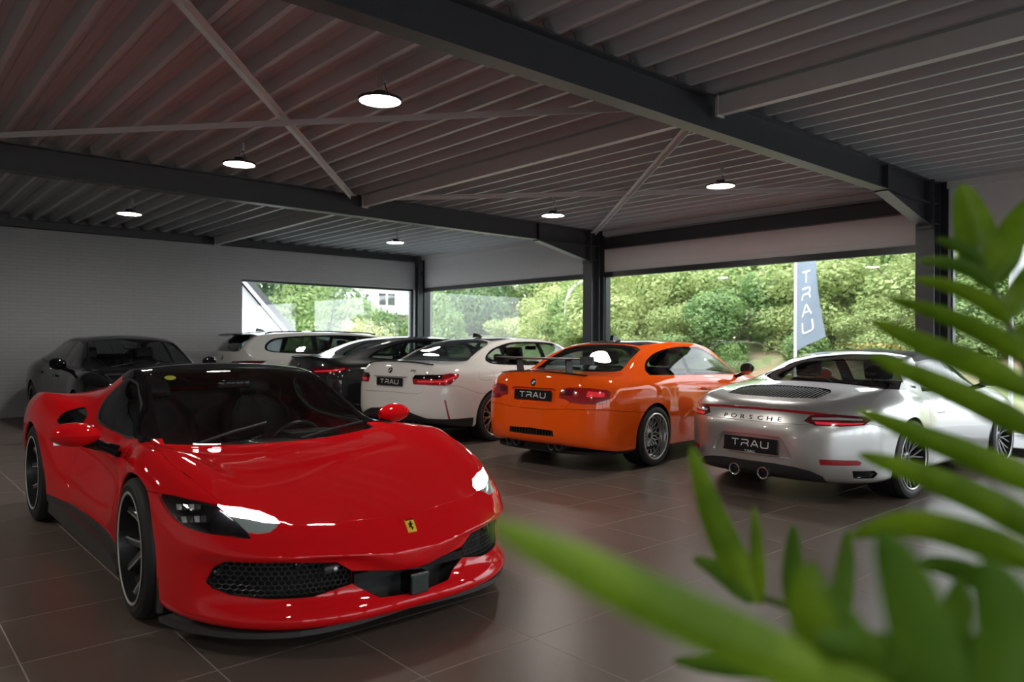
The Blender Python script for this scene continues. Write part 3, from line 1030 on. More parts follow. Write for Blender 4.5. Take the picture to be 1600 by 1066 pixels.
def make_wheel(spec):
    """returns dict of meshes; wheel face looks to +y"""
    R_, w, rr, st = spec['R'], spec['w'], spec['rim'], spec['style']
    d = {'tyre': tyre_mesh(R_, w, rr)}
    yo = w / 2 - spec.get('et', .02)
    spokes = []
    if st == 'star5':            # five broad split spokes, dark with bright edges
        d['rim'] = barrel_mesh(rr, w, 'rim_inner', .010, .06)
        d['rim_edge'] = MB().lathe([(rr - .010, w / 2 - .002), (rr - .003, w / 2 + .003), (rr + .004, w / 2 + .001)], 56, 'y').mesh('rim_edge', 'rim_edge', True)
        yt = lambda r: yo - .055 * (1 - (r / rr)) - .018 * sin(pi * min(r / rr, 1))
        for sgn in (-1, 1):
            mb = spoke_strip([(.035, sgn * .3), (.12, sgn * .13), (.19, sgn * .20), (rr - .006, sgn * .27)], [.05, .036, .028, .034], yt, .045)
            spokes.append((mb.mesh('spoke', 'rim_dark', True, 25), 5))
            eb = spoke_strip([(.045, sgn * .55), (.125, sgn * .27), (.19, sgn * .285), (rr - .004, sgn * .34)], [.006, .006, .006, .007], lambda r: yt(r) + .0015, .01)
            spokes.append((eb.mesh('spoke_edge', 'rim_edge', True, 25), 5))
        hub = (.062, 'rim_dark', 'badge_yellow')
    elif st == 'mesh':           # multi-piece mesh wheel with deep polished lip
        d['rim'] = barrel_mesh(rr, w, 'rim_polished', .012, .085)
        yo -= .065
        ri = rr - .045
        yt = lambda r: yo - .02 * (1 - r / ri)
        d['face_ring'] = MB().lathe([(ri + .022, yo - .012), (ri + .02, yo + .002), (ri - .004, yo + .003), (ri - .008, yo - .014)], 56, 'y').mesh('face_ring', 'rim_silver', True)
        for sgn in (-1, 1):
            spokes.append((spoke_strip([(.06, 0), (.11, sgn * .03), (ri, sgn * .20)], [.018, .014, .014], yt, .02).mesh('spoke', 'rim_silver', True, 25), 16))
        hub = (.068, 'rim_silver', 'letter_dark')
    elif st == 'yspoke':         # bronze crossing y spokes
        d['rim'] = barrel_mesh(rr, w, 'rim_inner', .010, .05)
        d['rim_edge'] = MB().lathe([(rr - .016, w / 2 - .006), (rr - .006, w / 2 + .002), (rr + .003, w / 2)], 56, 'y').mesh('rim_edge', 'rim_bronze', True)
        yt = lambda r: yo - .045 * (1 - r / rr)
        spokes.append((spoke_strip([(.05, 0), (.14, 0)], [.024, .018], yt, .03).mesh('spoke', 'rim_bronze', True, 25), 10))
        for sgn in (-1, 1):
            spokes.append((spoke_strip([(.13, 0), (.185, sgn * .12), (rr - .006, sgn * .17)], [.017, .014, .014], yt, .025).mesh('spoke', 'rim_bronze', True, 25), 10))
        hub = (.060, 'rim_bronze', 'letter_dark')
    else:                        # ten slim twin spokes
        d['rim'] = barrel_mesh(rr, w, 'rim_inner', .010, .05)
        d['rim_edge'] = MB().lathe([(rr - .012, w / 2 - .004), (rr - .004, w / 2 + .002), (rr + .003, w / 2)], 56, 'y').mesh('rim_edge', 'rim_edge', True)
        yt = lambda r: yo - .05 * (1 - r / rr)
        for sgn in (-1, 1):
            spokes.append((spoke_strip([(.05, 0), (.10, sgn * .03), (rr - .006, sgn * .16)], [.022, .016, .016], yt, .028).mesh('spoke', 'rim_dark' if st == 'twin' else 'rim_silver', True, 25), 10))
        hub = (.058, 'rim_dark', 'letter_dark')
    yh = yt(.05)
    d['hub'] = MB().lathe([(hub[0] + .02, yh - .05), (hub[0] + .012, yh - .006), (hub[0] - .01, yh + .002), (.034, yh + .003), (.034, yh - .004)], 32, 'y').mesh('hub', hub[1], True)
    d['hub_cap'] = MB().lathe([(.034, yh - .003), (.03, yh + .005), (0, yh + .007)], 24, 'y').mesh('hub_cap', hub[2], True)
    d['brake_disc'] = MB().lathe([(.07, -.01), (rr * .76, -.01), (rr * .76, .012), (.07, .012)], 40, 'y').mesh('brake_disc', 'brake_steel', True)
    cal = MB().lathe([(rr * .60, -.035), (rr * .84, -.035), (rr * .84, .035), (rr * .60, .035)], 10, 'y', close=True, a0=2.4, a1=3.5)
    d['caliper'] = cal.mesh('caliper', spec.get('cal', 'matt_black'), False)
    return d, spokes

def put_wheel(root, d, spokes, x, y, R_, steer=0.0, spin=0.0):
    """y > 0: left side (face to +y); y < 0: right side"""
    t = inst('wheel', d['tyre'], root)
    t.location = (x, y, R_)
    t.rotation_euler = (0, 0, (0 if y > 0 else pi) + steer)
    for k, me in d.items():
        if k == 'tyre': continue
        inst(k, me, t)
    for me, n in spokes:
        for i in range(n):
            o = inst(me.name.split('.')[0], me, t)
            o.rotation_euler = (0, spin + 2 * pi * i / n, 0)
    return t

def wheel_well(root, x, zc, r, yo, yi=.42):
    for s in (-1, 1):
        mb = MB().lathe([(r, s * (yo - .012)), (r, s * yi), (0.0, s * yi)], 28, 'y', c=(x, 0, zc), a0=-.45, a1=pi + .45)
        mb.build('wheel_arch_liner', 'deep_black', root, smooth=True, fix=False)

def underbody(root, B, z):
    """flat dark pan that closes the body from below"""
    L = B.side[-1]
    pts = [(p[0], p[1] * .96 - .0, z) for p in L if p[1] > .0]
    poly = [(p[0] * .985, p[1]) for p in pts] + [(p[0] * .985, -p[1]) for p in reversed(pts)]
    MB().prism(poly, z, z + .03, 'z').build('underbody', 'deep_black', root)

# ------------------------------------------------------------------ lettering and badges
def stroke(mb, pts, w, y0, y1, M_):
    """flat ribbon along pts (2D), thickness y0..y1 along the local normal, mapped by M_ (u, v, n)"""
    n = len(pts)
    L = []
    for i in range(n):
        p = Vector(pts[i]); a = Vector(pts[max(i - 1, 0)]); b = Vector(pts[min(i + 1, n - 1)])
        d1 = (p - a).normalized() if i else (b - p).normalized(); d2 = (b - p).normalized() if i < n - 1 else d1
        t = (d1 + d2).normalized(); nn = Vector((-t.y, t.x)); k = 1 / max(.5, nn.dot(Vector((-d1.y, d1.x))))
        L.append((p + nn * w / 2 * k, p - nn * w / 2 * k))
    vs = [];
    for l, r in L:
        for q, h in ((l, y0), (r, y0), (l, y1), (r, y1)): vs.append((M_ @ Vector((q.x, q.y, h)))[:])
    fs = []
    for i in range(n - 1):
        a, b = i * 4, i * 4 + 4
        fs += [(a + 2, a + 3, b + 3, b + 2), (a, b, b + 1, a + 1), (a, a + 2, b + 2, b), (a + 1, b + 1, b + 3, a + 3)]
    fs += [(0, 1, 3, 2), ((n - 1) * 4, (n - 1) * 4 + 2, (n - 1) * 4 + 3, (n - 1) * 4 + 1)]
    mb.add(vs, fs)

TRAU_GLYPHS = [
    [[(0, 1), (1, 1)], [(.5, 1), (.5, 0)]],
    [[(0, 1), (.8, 1), (.97, .92), (1, .72), (.97, .55), (.8, .47), (.25, .47), (.08, .40), (.02, .22), (.0, 0)], [(.62, .47), (.86, .38), (.97, .22), (1, 0)]],
    [[(0, 0), (.42, .93), (.5, 1), (.58, .93), (1, 0)], [(.25, .33), (.75, .33)]],
    [[(0, 1), (0, .25), (.05, .08), (.2, 0), (.78, 0), (.95, .08), (1, .25), (1, 1)]],
]
def trau(mb, M_, height, pitch, w, vertical=False, gw=1.0, n0=0.0, n1=.002):
    """the four letters centred on the local origin"""
    for i, g in enumerate(TRAU_GLYPHS):
        for st in g:
            if vertical: pts = [((x - .5) * height * gw, (y - .5) * height - (i - 1.5) * pitch) for x, y in st]
            else: pts = [((x - .5) * height * gw + (i - 1.5) * pitch, (y - .5) * height) for x, y in st]
            stroke(mb, pts, w, n0, n1, M_)

def frame_m(origin, u, v):
    u, v = Vector(u).normalized(), Vector(v).normalized()
    n = u.cross(v)
    m = Matrix((u, v, n)).transposed().to_4x4(); m.translation = Vector(origin)
    return m

def plate(root, origin, u, v, W_=.52, H_=.11, small=False):
    M_ = frame_m(origin, u, v)
    p = MB().box((-W_ / 2, -H_ / 2, -.004), (W_ / 2, H_ / 2, .004), .003, M=M_).build('number_plate', 'plate_black', root)
    mb = MB(); trau(mb, M_, H_ * .50, W_ * .185, .0085, gw=1.25, n0=.0035, n1=.0052)
    mb.build('lettering', 'letter_white', p)
    if small:
        M2 = frame_m(Vector(origin) + Vector(v).normalized() * (-H_ / 2 - .012), u, v)
        mb = MB().box((-W_ / 2 - .006, -.008, -.006), (W_ / 2 + .006, .014, .003), M=M2); mb.build('plate_holder', 'plate_black', p)
        mb = MB(); trau(mb, M2, .016, .026, .004, gw=1.1, n0=.003, n1=.0042); mb.build('holder_lettering', 'letter_white', p)
    return p

def text_mesh(name, body, size, mat, ext=.001, sx=1.0, spacing=1.0, M_=None, shear=0.0, parent=None):
    c = bpy.data.curves.new(name, 'FONT')
    c.body = body; c.size = size; c.extrude = ext; c.align_x = 'CENTER'; c.align_y = 'CENTER'; c.space_character = spacing; c.shear = shear
    o = bpy.data.objects.new(name, c); COL.objects.link(o)
    dg = bpy.context.evaluated_depsgraph_get()
    me = bpy.data.meshes.new_from_object(o.evaluated_get(dg))
    bpy.data.objects.remove(o); bpy.data.curves.remove(c)
    for v in me.vertices:
        p = Vector((v.co.x * sx, v.co.y, v.co.z))
        v.co = M_ @ p if M_ is not None else p
    me.name = name
    return link(name, me, mat, parent)

def roundel(root, origin, u, v, r, dark=False):
    M_ = frame_m(origin, u, v)
    b = MB().lathe([(r, -.003), (r, .002), (r * .93, .004), (r * .62, .004)], 32, 'z', M=M_).build('badge', 'gloss_black', root, smooth=True)
    MB().lathe([(r * 1.04, -.003), (r * 1.05, .002), (r, .003)], 32, 'z', M=M_).build('badge_ring', 'chrome' if not dark else 'gloss_black', b)
    for q in range(4):
        c = MB().lathe([(r * .62, .004), (0, .0045)], 8, 'z', a0=q * pi / 2, a1=(q + 1) * pi / 2, M=M_)
        c.build('badge_quarter', ('letter_white' if q % 2 == 0 else ('badge_blue' if not dark else 'gloss_black')), b, fix=False)
    return b

# ------------------------------------------------------------------ interior
def seat_meshes(sport=False, mat='leather'):
    """seat at origin, facing +x, base on z=0"""
    d = {}
    def cushion(prof_w, prof, t):
        pass
    b = MB()
    # seat cushion with bolsters
    P = []
    for x, z, w in ((-.24, .20, .23), (-.20, .25, .25), (0, .27, .26), (.2, .30, .26), (.27, .28, .25), (.29, .2, .24)):
        P.append([(x, y * w, z + (.05 if abs(y) > .7 else 0) * (1 if abs(y) < .99 else .3) - (.06 if abs(y) > .99 else 0)) for y in (-1, -.85, -.6, 0, .6, .85, 1)])
    b.grid(P)
    b.box((-.22, -.22, .05), (.25, .22, .24), .03)
    d['seat_cushion'] = b.mesh('seat_cushion', mat, True, 60)
    b = MB(); P = []
    for z, x, w in ((.22, -.20, .22), (.35, -.24, .26), (.55, -.29, .27), (.72, -.34, .25), (.80, -.37, .19), (.83, -.39, .14)):
        P.append([(x + (.07 if abs(y) > .7 else 0) * (1 if abs(y) < .99 else .6), y * w, z) for y in (-1, -.85, -.6, 0, .6, .85, 1)])
    Q = [[(p[0] - .10 - .03 * (1 - abs(p[1])), p[1] * .96, p[2]) for p in row] for row in P]
    b.grid(P); b.grid(Q)
    loopP = P[0] + [r[-1] for r in P[1:]] + P[-1][::-1][1:] + [r[0] for r in P[::-1][1:]]
    loopQ = Q[0] + [r[-1] for r in Q[1:]] + Q[-1][::-1][1:] + [r[0] for r in Q[::-1][1:]]
    b.grid([loopP, loopQ])
    d['backrest'] = b.mesh('backrest', mat, True, 60)
    h = MB().box((-.05, -.13, -.09), (.05, .13, .09), .04, M=Matrix.Translation((-.41, 0, .93)) @ Matrix.Rotation(-.2, 4, 'Y'))
    for s in (-.06, .06): h.tube([(-.40, s, .80), (-.41, s, .88)], .007, 6)
    d['headrest'] = h.mesh('headrest', mat, True, 60)
    return d
SEAT = seat_meshes()

def put_seat(root, x, y, z, sc=1.0):
    c = inst('seat', SEAT['seat_cushion'], root); c.location = (x, y, z); c.scale = (sc, sc, sc)
    inst('backrest', SEAT['backrest'], c); inst('headrest', SEAT['headrest'], c)
    return c

def steering(root, x, y, z, r=.18, tilt=.42):
    M_ = Matrix.Translation((x, y, z)) @ Matrix.Rotation(-(pi / 2 - tilt), 4, 'Y')
    mb = MB()
    ring = [(r * cos(a), r * sin(a), 0) for a in np.linspace(0, 2 * pi, 33)]
    mb.tube(ring, .016, 8, cap=False)
    mb.lathe([(.06, -.02), (.065, .0), (.05, .02), (0, .025)], 16)
    for a in (0.15, pi - .15, -pi / 2):
        mb.tube([(.04 * cos(a), .04 * sin(a), .0), (r * cos(a), r * sin(a), 0)], .014, 6)
    mb.v = [(M_ @ Vector(p))[:] for p in mb.v]
    return mb.build('steering_wheel', 'satin_black', root, smooth=True)

def interior(root, S, seats, xd, zd, wd, xr, zfloor=.28, wheel=True):
    """tub, dashboard, seats; xd cowl x, zd dash height, wd half width, xr rear bulkhead x"""
    MB().box((xr, -wd, zfloor), (xd, wd, zfloor + .03)).build('cabin_floor', 'deep_black', root)
    for s in (-1, 1):
        MB().box((xr, s * wd, zfloor), (xd, s * (wd - .07), zd - .10), .03).build('door_trim', 'dash', root)
    d = MB()
    P = []
    for x, z in ((xd + .02, zd - .02), (xd - .12, zd + .0), (xd - .34, zd + .01), (xd - .44, zd - .05), (xd - .46, zd - .2), (xd - .36, zd - .42)):
        P.append([(x - .04 * (1 - y * y), y * wd, z - .03 * y * y) for y in np.linspace(-1, 1, 11)])
    d.grid(P); o = d.build('dashboard', 'dash', root, smooth=True, fix=False)
    MB().box((xd - .50, .20, zd - .03), (xd - .30, .56, zd + .045), .03).build('instrument_hood', 'dash', root)
    MB().box((xr, -.12, zfloor), (xd - .3, .12, zfloor + .22), .03).build('centre_console', 'dash', root)
    for x, y, z in seats: put_seat(root, x, y, z, .78 if x < -.5 else 1.0)
    if wheel: steering(root, xd - .60, .37, zd - .08)
    MB().box((-.012, -.11, -.03), (.012, .11, .035), .012, M=Matrix.Translation((S['mirror_in'][0], 0, S['mirror_in'][1]))).build('rear_view_mirror', 'gloss_black', root, smooth=True)

def side_mirror(root, x, y, z, mat, L=.20, H_=.13, D=.11, stalk='gloss_black', sides=(-1, 1)):
    for s in sides:
        m = MB(); P = []
        # rounded shell, longer across than deep, flat glass to the rear
        for t in np.linspace(0, 1, 9):
            u = sin(pi * (.04 + .92 * t)) ** .45
            P.append([(x - .02 + D * u * max(cos(a), -.15), s * (y + L * t), z + .55 * H_ * u * sin(a) + .012 * t) for a in np.linspace(0, 2 * pi, 17)[:-1]])
        P = [r + [r[0]] for r in P]
        m.grid(P); m.add(P[0][:-1], [tuple(range(16))]); m.add(P[-1][:-1], [tuple(range(15, -1, -1))])
        o = m.build('side_mirror', mat, root, smooth=True, ang=60)
        MB().tube([(x, s * (y + .05), z - .3 * H_), (x + .0, s * (y - .02), z - .55 * H_), (x + .02, s * (y - .14), z - .9 * H_)], [.03, .026, .03], 8).build('mirror_stalk', stalk, o, smooth=True)
        g = MB().box((x - .040, s * (y + .02), z - .40 * H_), (x - .036, s * (y + L - .02), z + .42 * H_), .001); g.build('mirror_glass', 'chrome', o)
# =================================================================== RED SPIDER (foreground)
def red_spec():
    rows = [
        dict(y=[(-2.1, .78), (-1.7, .87), (-1.3, .895), (-.95, .87), (-.6, .80), (-.2, .765), (.3, .765), (.7, .785), (1.0, .83), (1.3, .86), (1.6, .84)],
             z=[(-2.2, .87), (-1.7, .925), (-1.25, .955), (-.95, .93), (-.65, .87), (-.35, .82), (.2, .79), (.6, .78), (.95, .80), (1.25, .80), (1.55, .735), (1.9, .63), (2.15, .555), (2.37, .48)],
             f=(2.30, 1.5, 2.7), r=(-2.12, -1.75, 3.5), n=3),
        dict(y=[(-2.1, .86), (-1.6, .95), (-1.3, .965), (-.95, .94), (-.5, .86), (0, .83), (.5, .84), (.85, .88), (1.1, .925), (1.3, .94), (1.6, .915)],
             z=[(-2.2, .79), (-1.3, .84), (-.9, .81), (-.4, .74), (.2, .70), (.8, .70), (1.25, .715), (1.6, .64), (2.0, .52), (2.37, .42)],
             f=(2.35, 1.5, 2.8), r=(-2.16, -1.7, 3.5), n=5),
        dict(y=[(-2.1, .90), (-1.6, .97), (-1.3, .98), (-.9, .96), (-.5, .885), (0, .845), (.5, .86), (.9, .91), (1.15, .955), (1.3, .962), (1.6, .945)],
             z=[(-2.2, .60), (-1.3, .62), (-.5, .56), (.2, .52), (1.2, .52), (1.6, .48), (2.0, .41), (2.37, .385)],
             f=(2.375, 1.5, 2.9), r=(-2.17, -1.7, 4), n=5),
        dict(y=[(-2.1, .88), (-1.3, .972), (-.8, .93), (-.3, .875), (.3, .87), (.8, .905), (1.15, .955), (1.3, .96), (1.6, .94)],
             z=[(-2.2, .36), (-1, .34), (1.3, .33), (1.8, .29), (2.37, .265)],
             f=(2.375, 1.5, 3.0), r=(-2.1, -1.7, 4), n=4),
        dict(y=[(-2.1, .86), (-1.3, .955), (-.8, .92), (-.3, .875), (.3, .87), (.8, .90), (1.3, .955), (1.6, .935)],
             z=[(-2.2, .26), (-1, .20), (1.3, .20), (1.8, .165), (2.37, .145)],
             f=(2.38, 1.5, 3.0), r=(-2.05, -1.7, 4), n=2),
        dict(y=[(-2.1, .84), (-1.3, .93), (-.8, .90), (-.3, .86), (.3, .855), (.8, .885), (1.3, .935), (1.6, .915)],
             z=[(-2.2, .25), (-1, .175), (1.3, .17), (1.8, .135), (2.37, .115)],
             f=(2.35, 1.5, 3.0), r=(-2.0, -1.7, 4)),
    ]
    return dict(rows=rows, ns=120, blend_f=.9, blend_r=.4,
        y6=[(2.35, .50), (1.9, .53), (1.4, .60), (1.05, .665), (.84, .69), (.12, .57), (-.35, .545), (-.7, .50), (-1.2, .46), (-2.2, .45)],
        z6=[(2.35, .475), (2.1, .555), (1.8, .645), (1.5, .71), (1.2, .745), (.95, .762), (.82, .785), (.45, .975), (.12, 1.125), (-.15, 1.155), (-.5, 1.125), (-.9, 1.04), (-1.4, .965), (-1.9, .91), (-2.2, .87)],
        z8=[(2.35, .48), (2.2, .535), (1.9, .615), (1.5, .685), (1.2, .720), (.99, .737), (.93, .752), (.5, .98), (.10, 1.162), (-.2, 1.19), (-.5, 1.172), (-.62, 1.12), (-.75, 1.03), (-1.0, .99), (-1.5, .94), (-2.0, .90), (-2.2, .87)],
        dy5=[(2.3, 0), (1.3, .02), (.8, .01), (.1, .012), (-.5, .01), (-1.2, .0), (-2.2, 0)],
        dz5=[(2.3, 0), (1.9, .012), (1.3, .034), (.9, .02), (.6, 0), (-.4, 0), (-.9, -.03), (-1.4, -.03), (-2.2, 0)],
        k7=[(2.3, .8), (.9, .8), (.7, .72), (0, .75), (-2.2, .8)],
        mirror_in=(.12, 1.05), cabin=(-.95, .86))

def sstep(a, b, x):
    t = np.clip((x - a) / (b - a), 0, 1)
    return t * t * (3 - 2 * t)

def red_deform(side, T):
    P = side
    x, y, z = P[..., 0].copy(), P[..., 1].copy(), P[..., 2].copy()
    # mouth: pressed in below the brow, fading out at the lip
    zt = .425 - .03 * sstep(.5, 0, y) - .09 * sstep(.32, .0, y)
    d = sstep(0, .03, zt - z) * sstep(.165, .235, z) * sstep(.885, .80, y) * sstep(1.75, 1.95, x)
    P[..., 0] = x - .055 * d * (1 - .3 * sstep(.4, 0, y))
    P[..., 1] = y - .02 * d * sstep(.5, .8, y)
    # flank hollow that runs back into the side intake
    f = sstep(.95, .35, x) * sstep(-.95, -.55, x) * np.exp(-((z - (.615 - .10 * (x + .2))) / np.where(z > .615 - .10 * (x + .2), .075, .17)) ** 2) * (y > .3)
    P[..., 1] = P[..., 1] - .058 * f
    return P, T

def honeycomb(B, poly, cell, r, name, parent, depth, s=1, mat='gloss_black', box=None):
    """hexagon wire grid inside a (y, z) outline, hung a little behind the skin"""
    ys = [p[0] for p in poly]; zs = [p[1] for p in poly]
    mb = MB(); seen = set()
    hx, hz = cell * sqrt(3) / 2, cell * .75
    for j in range(-1, int((max(zs) - min(zs)) / hz) + 2):
        for i in range(-1, int((max(ys) - min(ys)) / hx) + 2):
            cy_ = min(ys) + (i + .5 * (j % 2)) * hx; cz_ = min(zs) + j * hz
            P = [(cy_ + cell / 2 * sin(k * pi / 3), cz_ + cell / 2 * cos(k * pi / 3)) for k in range(6)]
            for a, b in zip(P, P[1:] + P[:1]):
                key = tuple(sorted(((round(a[0], 3), round(a[1], 3)), (round(b[0], 3), round(b[1], 3)))))
                m = ((a[0] + b[0]) / 2, (a[1] + b[1]) / 2)
                if key in seen or not inside(poly, *m): continue
                seen.add(key)
                q = []
                for p in (a, b):
                    l, n, i_, t = B.tree.ray_cast(Vector((3, max(p[0], .002), p[1])), Vector((-1, 0, 0)))
                    if l is None: break
                    q.append((l.x - depth, p[0] * s, p[1]))
                if len(q) == 2: mb.tube(q, r, 4, cap=False)
    return mb.build(name, mat, parent, fix=False)

def build_red():
    S = red_spec(); S['deform'] = red_deform
    B = Body(S)
    root = empty('car', (1.965, 5.25, 0), -pi / 2)
    tag(root, 'glossy red open-top sports car with black roof and lit headlights in the foreground', 'car')
    B.hole(arch_poly(1.3, .34, .362, 0), 'side', {0, 1})
    B.hole(arch_poly(-1.3, .355, .382, 0), 'side', {1, 2})
    B.cut([(.965, -.01), (.957, .25), (.93, .45), (.895, .60), (.868, .668), (.60, .632), (.30, .582), (.115, .546), (.085, .45), (.072, .25), (.068, -.01)], 'top', {3, 4}, 'windscreen', mat='glass_screen', rim=.004)
    sw = smooth_poly([(.62, .803), (.47, .792), (.03, .802), (-.22, .828), (-.31, .88), (-.345, .96), (-.27, 1.035), (-.14, 1.085), (.10, 1.065), (.36, .955)], 4, (0, 8))
    sr = B.cut([(x_ + (.014 if x_ > .2 else -.014) * (abs(x_ - .1) > .2), z_ + (.012 if z_ > .95 else -.012)) for x_, z_ in sw], 'side', {3}, 'window_surround', mat='matt_black', pair=True, gap=.0005)
    B.cut(sw, 'side', {3}, 'side_window', mat='glass_dark', pair=True, rim=.004, over={sr})
    B.cut([(.20, 1.30), (.14, 1.10), (.10, 1.06), (-.14, 1.085), (-.27, 1.075), (-.50, 1.115), (-.53, 1.30)], 'side', {3, 4}, 'hard_top', mat='gloss_black', rim=.012)
    B.cut([(.935, .800), (.62, .794), (.30, .97), (.05, 1.075), (.16, 1.2), (.90, .86)], 'side', {3, 4}, 'windscreen_pillar', mat='gloss_black', pair=True, cond=lambda f: f.calc_center_median().y > .45)
    hl = [(1.605, .916, .645), (1.631, .906, .651), (1.712, .875, .65), (1.81, .826, .64), (1.916, .759, .626), (1.975, .683, .61), (2.021, .618, .591), (2.083, .56, .564), (2.12, .556, .552), (2.145, .588, .54), (2.146, .617, .525), (2.123, .66, .522), (2.096, .694, .526), (2.119, .689, .503), (2.085, .725, .507), (2.021, .78, .515), (1.945, .832, .521), (1.849, .878, .534), (1.772, .90, .56), (1.706, .912, .591), (1.645, .918, .62)]
    AZ = radians(42)
    fr = lambda f: f.calc_center_median().x > 1.5
    drl = [(1.919, .758, .626), (1.975, .683, .612), (2.025, .62, .592), (2.082, .568, .567), (2.12, .558, .552), (2.109, .614, .561), (2.055, .674, .577), (1.996, .731, .587)]
    h = B.cut(hl, AZ, {0, 1, 3, 4}, 'headlight', cond=fr, mat='glass_lamp', pair=True, under=('lamp_housing', 'gloss_black', .022), rim=.01)
    B.cut(drl, AZ, {0, 1, 3, 4}, 'daytime_light', cond=fr, mat='led_white', pair=True, over={h}, rim=.01)
    low = [(1.996, .731, .587), (2.055, .674, .577), (2.109, .614, .561), (2.12, .556, .552), (2.145, .588, .54), (2.146, .617, .525), (2.123, .66, .522), (2.096, .694, .526)]
    B.cut(low, AZ, {0, 1, 3, 4}, 'light_strip', cond=fr, mat='led_dim', pair=True, over={h}, rim=.01)
    hood = [(.975, -.01), (.965, .25), (.94, .45), (.905, .62), (.90, .74), (1.02, .80), (1.305, .827), (1.487, .821), (1.673, .785), (1.80, .765), (1.888, .744), (1.96, .70), (2.05, .60), (2.121, .552), (2.155, .48), (2.18, .394), (2.22, .186), (2.228, -.01)]
    B.cut(hood, 'top', {0, 1, 3, 4}, 'bonnet', cond=lambda f: f.calc_center_median().z > .5, gap=.0028)
    g = [(2.005, .822, .305), (2.057, .796, .368), (2.101, .762, .402), (2.25, .595, .404), (2.345, .375, .380), (2.36, .31, .335), (2.359, .31, .277), (2.319, .474, .246), (2.235, .63, .247), (2.122, .749, .258), (2.058, .796, .278)]
    gy = [(p[1], p[2]) for p in g]
    B.cut(gy, 'end', {0, 1}, 'intake', cond=fr, pair=True, under=('intake_cavity', 'deep_black', .09), only_under=True)
    B.cut([(-.01, .300), (.10, .302), (.306, .332), (.306, .277), (.19, .202), (-.01, .186)], 'end', {0, 1}, 'centre_intake', cond=fr, under=('centre_cavity', 'matt_black', .10), only_under=True)
    B.cut([(1.2, .642), (1.62, .648), (1.95, .615), (2.6, .62), (2.6, -.1), (1.2, -.1)], 'side', {0, 1, 3, 4}, 'front_bumper')
    sc = smooth_poly([(-.735, .772), (-.735, .81), (-.70, .855), (-.60, .882), (-.53, .872), (-.45, .835), (-.40, .79), (-.45, .765), (-.6, .757)], 4)
    B.cut(sc, 'side', {1, 3}, 'side_intake', pair=True, under=('intake_duct', 'deep_black', .10), only_under=True)
    dr = [(.80, .755), (.83, .60), (.80, .42), (.70, .262), (-.40, .262), (-.52, .42), (-.46, .66), (-.33, .815), (-.2, .826), (.03, .802), (.47, .791), (.62, .797)]
    B.cut(dr, 'side', {1, 3}, 'door', pair=True, gap=.0025)
    B.cut([(.98, .256), (-.98, .256), (-.98, 0), (.98, 0)], 'side', {1}, 'side_skirt', mat='skirt_grey', pair=True)
    B.cut([(-.53, -.01), (-.53, .46), (-.9, .46), (-1.65, .44), (-1.65, -.01)], 'top', {4}, 'engine_cover', gap=.002)
    ob = B.emit(root, 'paint_red')
    underbody(root, B, .12)
    # front wheels are turned a touch
    d, s_ = make_wheel(dict(R=.338, w=.245, rim=.268, style='star5', et=.03))
    put_wheel(root, d, s_, 1.3, .835, .338, radians(-3), .35); put_wheel(root, d, s_, 1.3, -.835, .338, radians(-3), .35)
    d, s_ = make_wheel(dict(R=.357, w=.305, rim=.268, style='star5', et=.035))
    put_wheel(root, d, s_, -1.3, .815, .357, 0, .9); put_wheel(root, d, s_, -1.3, -.815, .357, 0, .9)
    wheel_well(root, 1.3, .34, .37, .92); wheel_well(root, -1.3, .355, .39, .93)
    interior(root, S, [(-.05, .37, .10), (-.05, -.37, .10)], .90, .70, .74, -.52, .14)
    MB().box((-.62, -.66, .2), (-.56, .66, .98), .03).build('bulkhead', 'dash', root)
    # grilles
    for s in (1, -1):
        honeycomb(B, gy, .027, .0024, 'grille_mesh', root, .022, s, 'mesh_grey')
        # lamp blocks
        for k, q in enumerate(([(1.745, .884, .619), (1.855, .809, .627), (1.874, .816, .608), (1.767, .887, .598)], [(1.804, .883, .574), (1.916, .806, .586), (1.936, .813, .563), (1.827, .882, .551)], [(1.95, .79, .545), (2.0, .75, .55), (2.04, .735, .528), (1.99, .77, .522)])):
            n = Vector((.62, .62, .45)).normalized()
            c4 = [Vector(p) for p in q]
            for c_ in range(4):
                t0, t1 = c_ / 4 + .02, (c_ + 1) / 4 - .03
                f = [c4[0].lerp(c4[1], t0), c4[0].lerp(c4[1], t1), c4[3].lerp(c4[2], t1), c4[3].lerp(c4[2], t0)]
                mid = sum(f, Vector()) / 4 - n * .016
                V_ = [p - n * .008 for p in f] + [mid]
                m = MB().add([(p.x, s * p.y, p.z) for p in V_], [(0, 1, 4), (1, 2, 4), (2, 3, 4), (3, 0, 4)])
                m.build('led_module', 'led_block' if c_ % 2 else 'rim_edge', ob[h][0 if s > 0 else 1], fix=False)
    # radar block and sensors in the mouth
    r_ = MB().box((2.30, -.052, .185), (2.392, .052, .285), .012).build('radar_sensor', 'gloss_black', root, smooth=True)
    MB().box((2.390, -.045, .192), (2.395, .045, .278), .002).build('sensor_lens', 'lens_dark', r_)
    MB().box((2.29, -.30, .277), (2.315, .30, .318)).build('duct_panel', 'carbon', root)
    c = MB().box((2.28, -.445, .345), (2.318, -.375, .378), .01).build('parking_sensor', 'satin_black', root, smooth=True)
    MB().lathe([(0, .004), (.009, .002), (.011, -.004)], 14, 'x', c=(2.32, -.395, .362)).build('sensor_eye', 'galv', c)
    for y_, z_ in ((-.78, .345), (.78, .345), (-.52, .378), (.52, .378)):
        l, n, i_, t = B.tree.ray_cast(Vector((3, abs(y_), z_)), Vector((-1, 0, 0)))
        MB().lathe([(.02, -.03), (.02, -.012), (.014, -.010), (.013, -.014), (0, -.014)], 16, 'x', c=(l.x, y_, z_)).build('parking_sensor', 'gloss_black', root, smooth=True)
    # splitter under the nose
    L = B.side[-1]
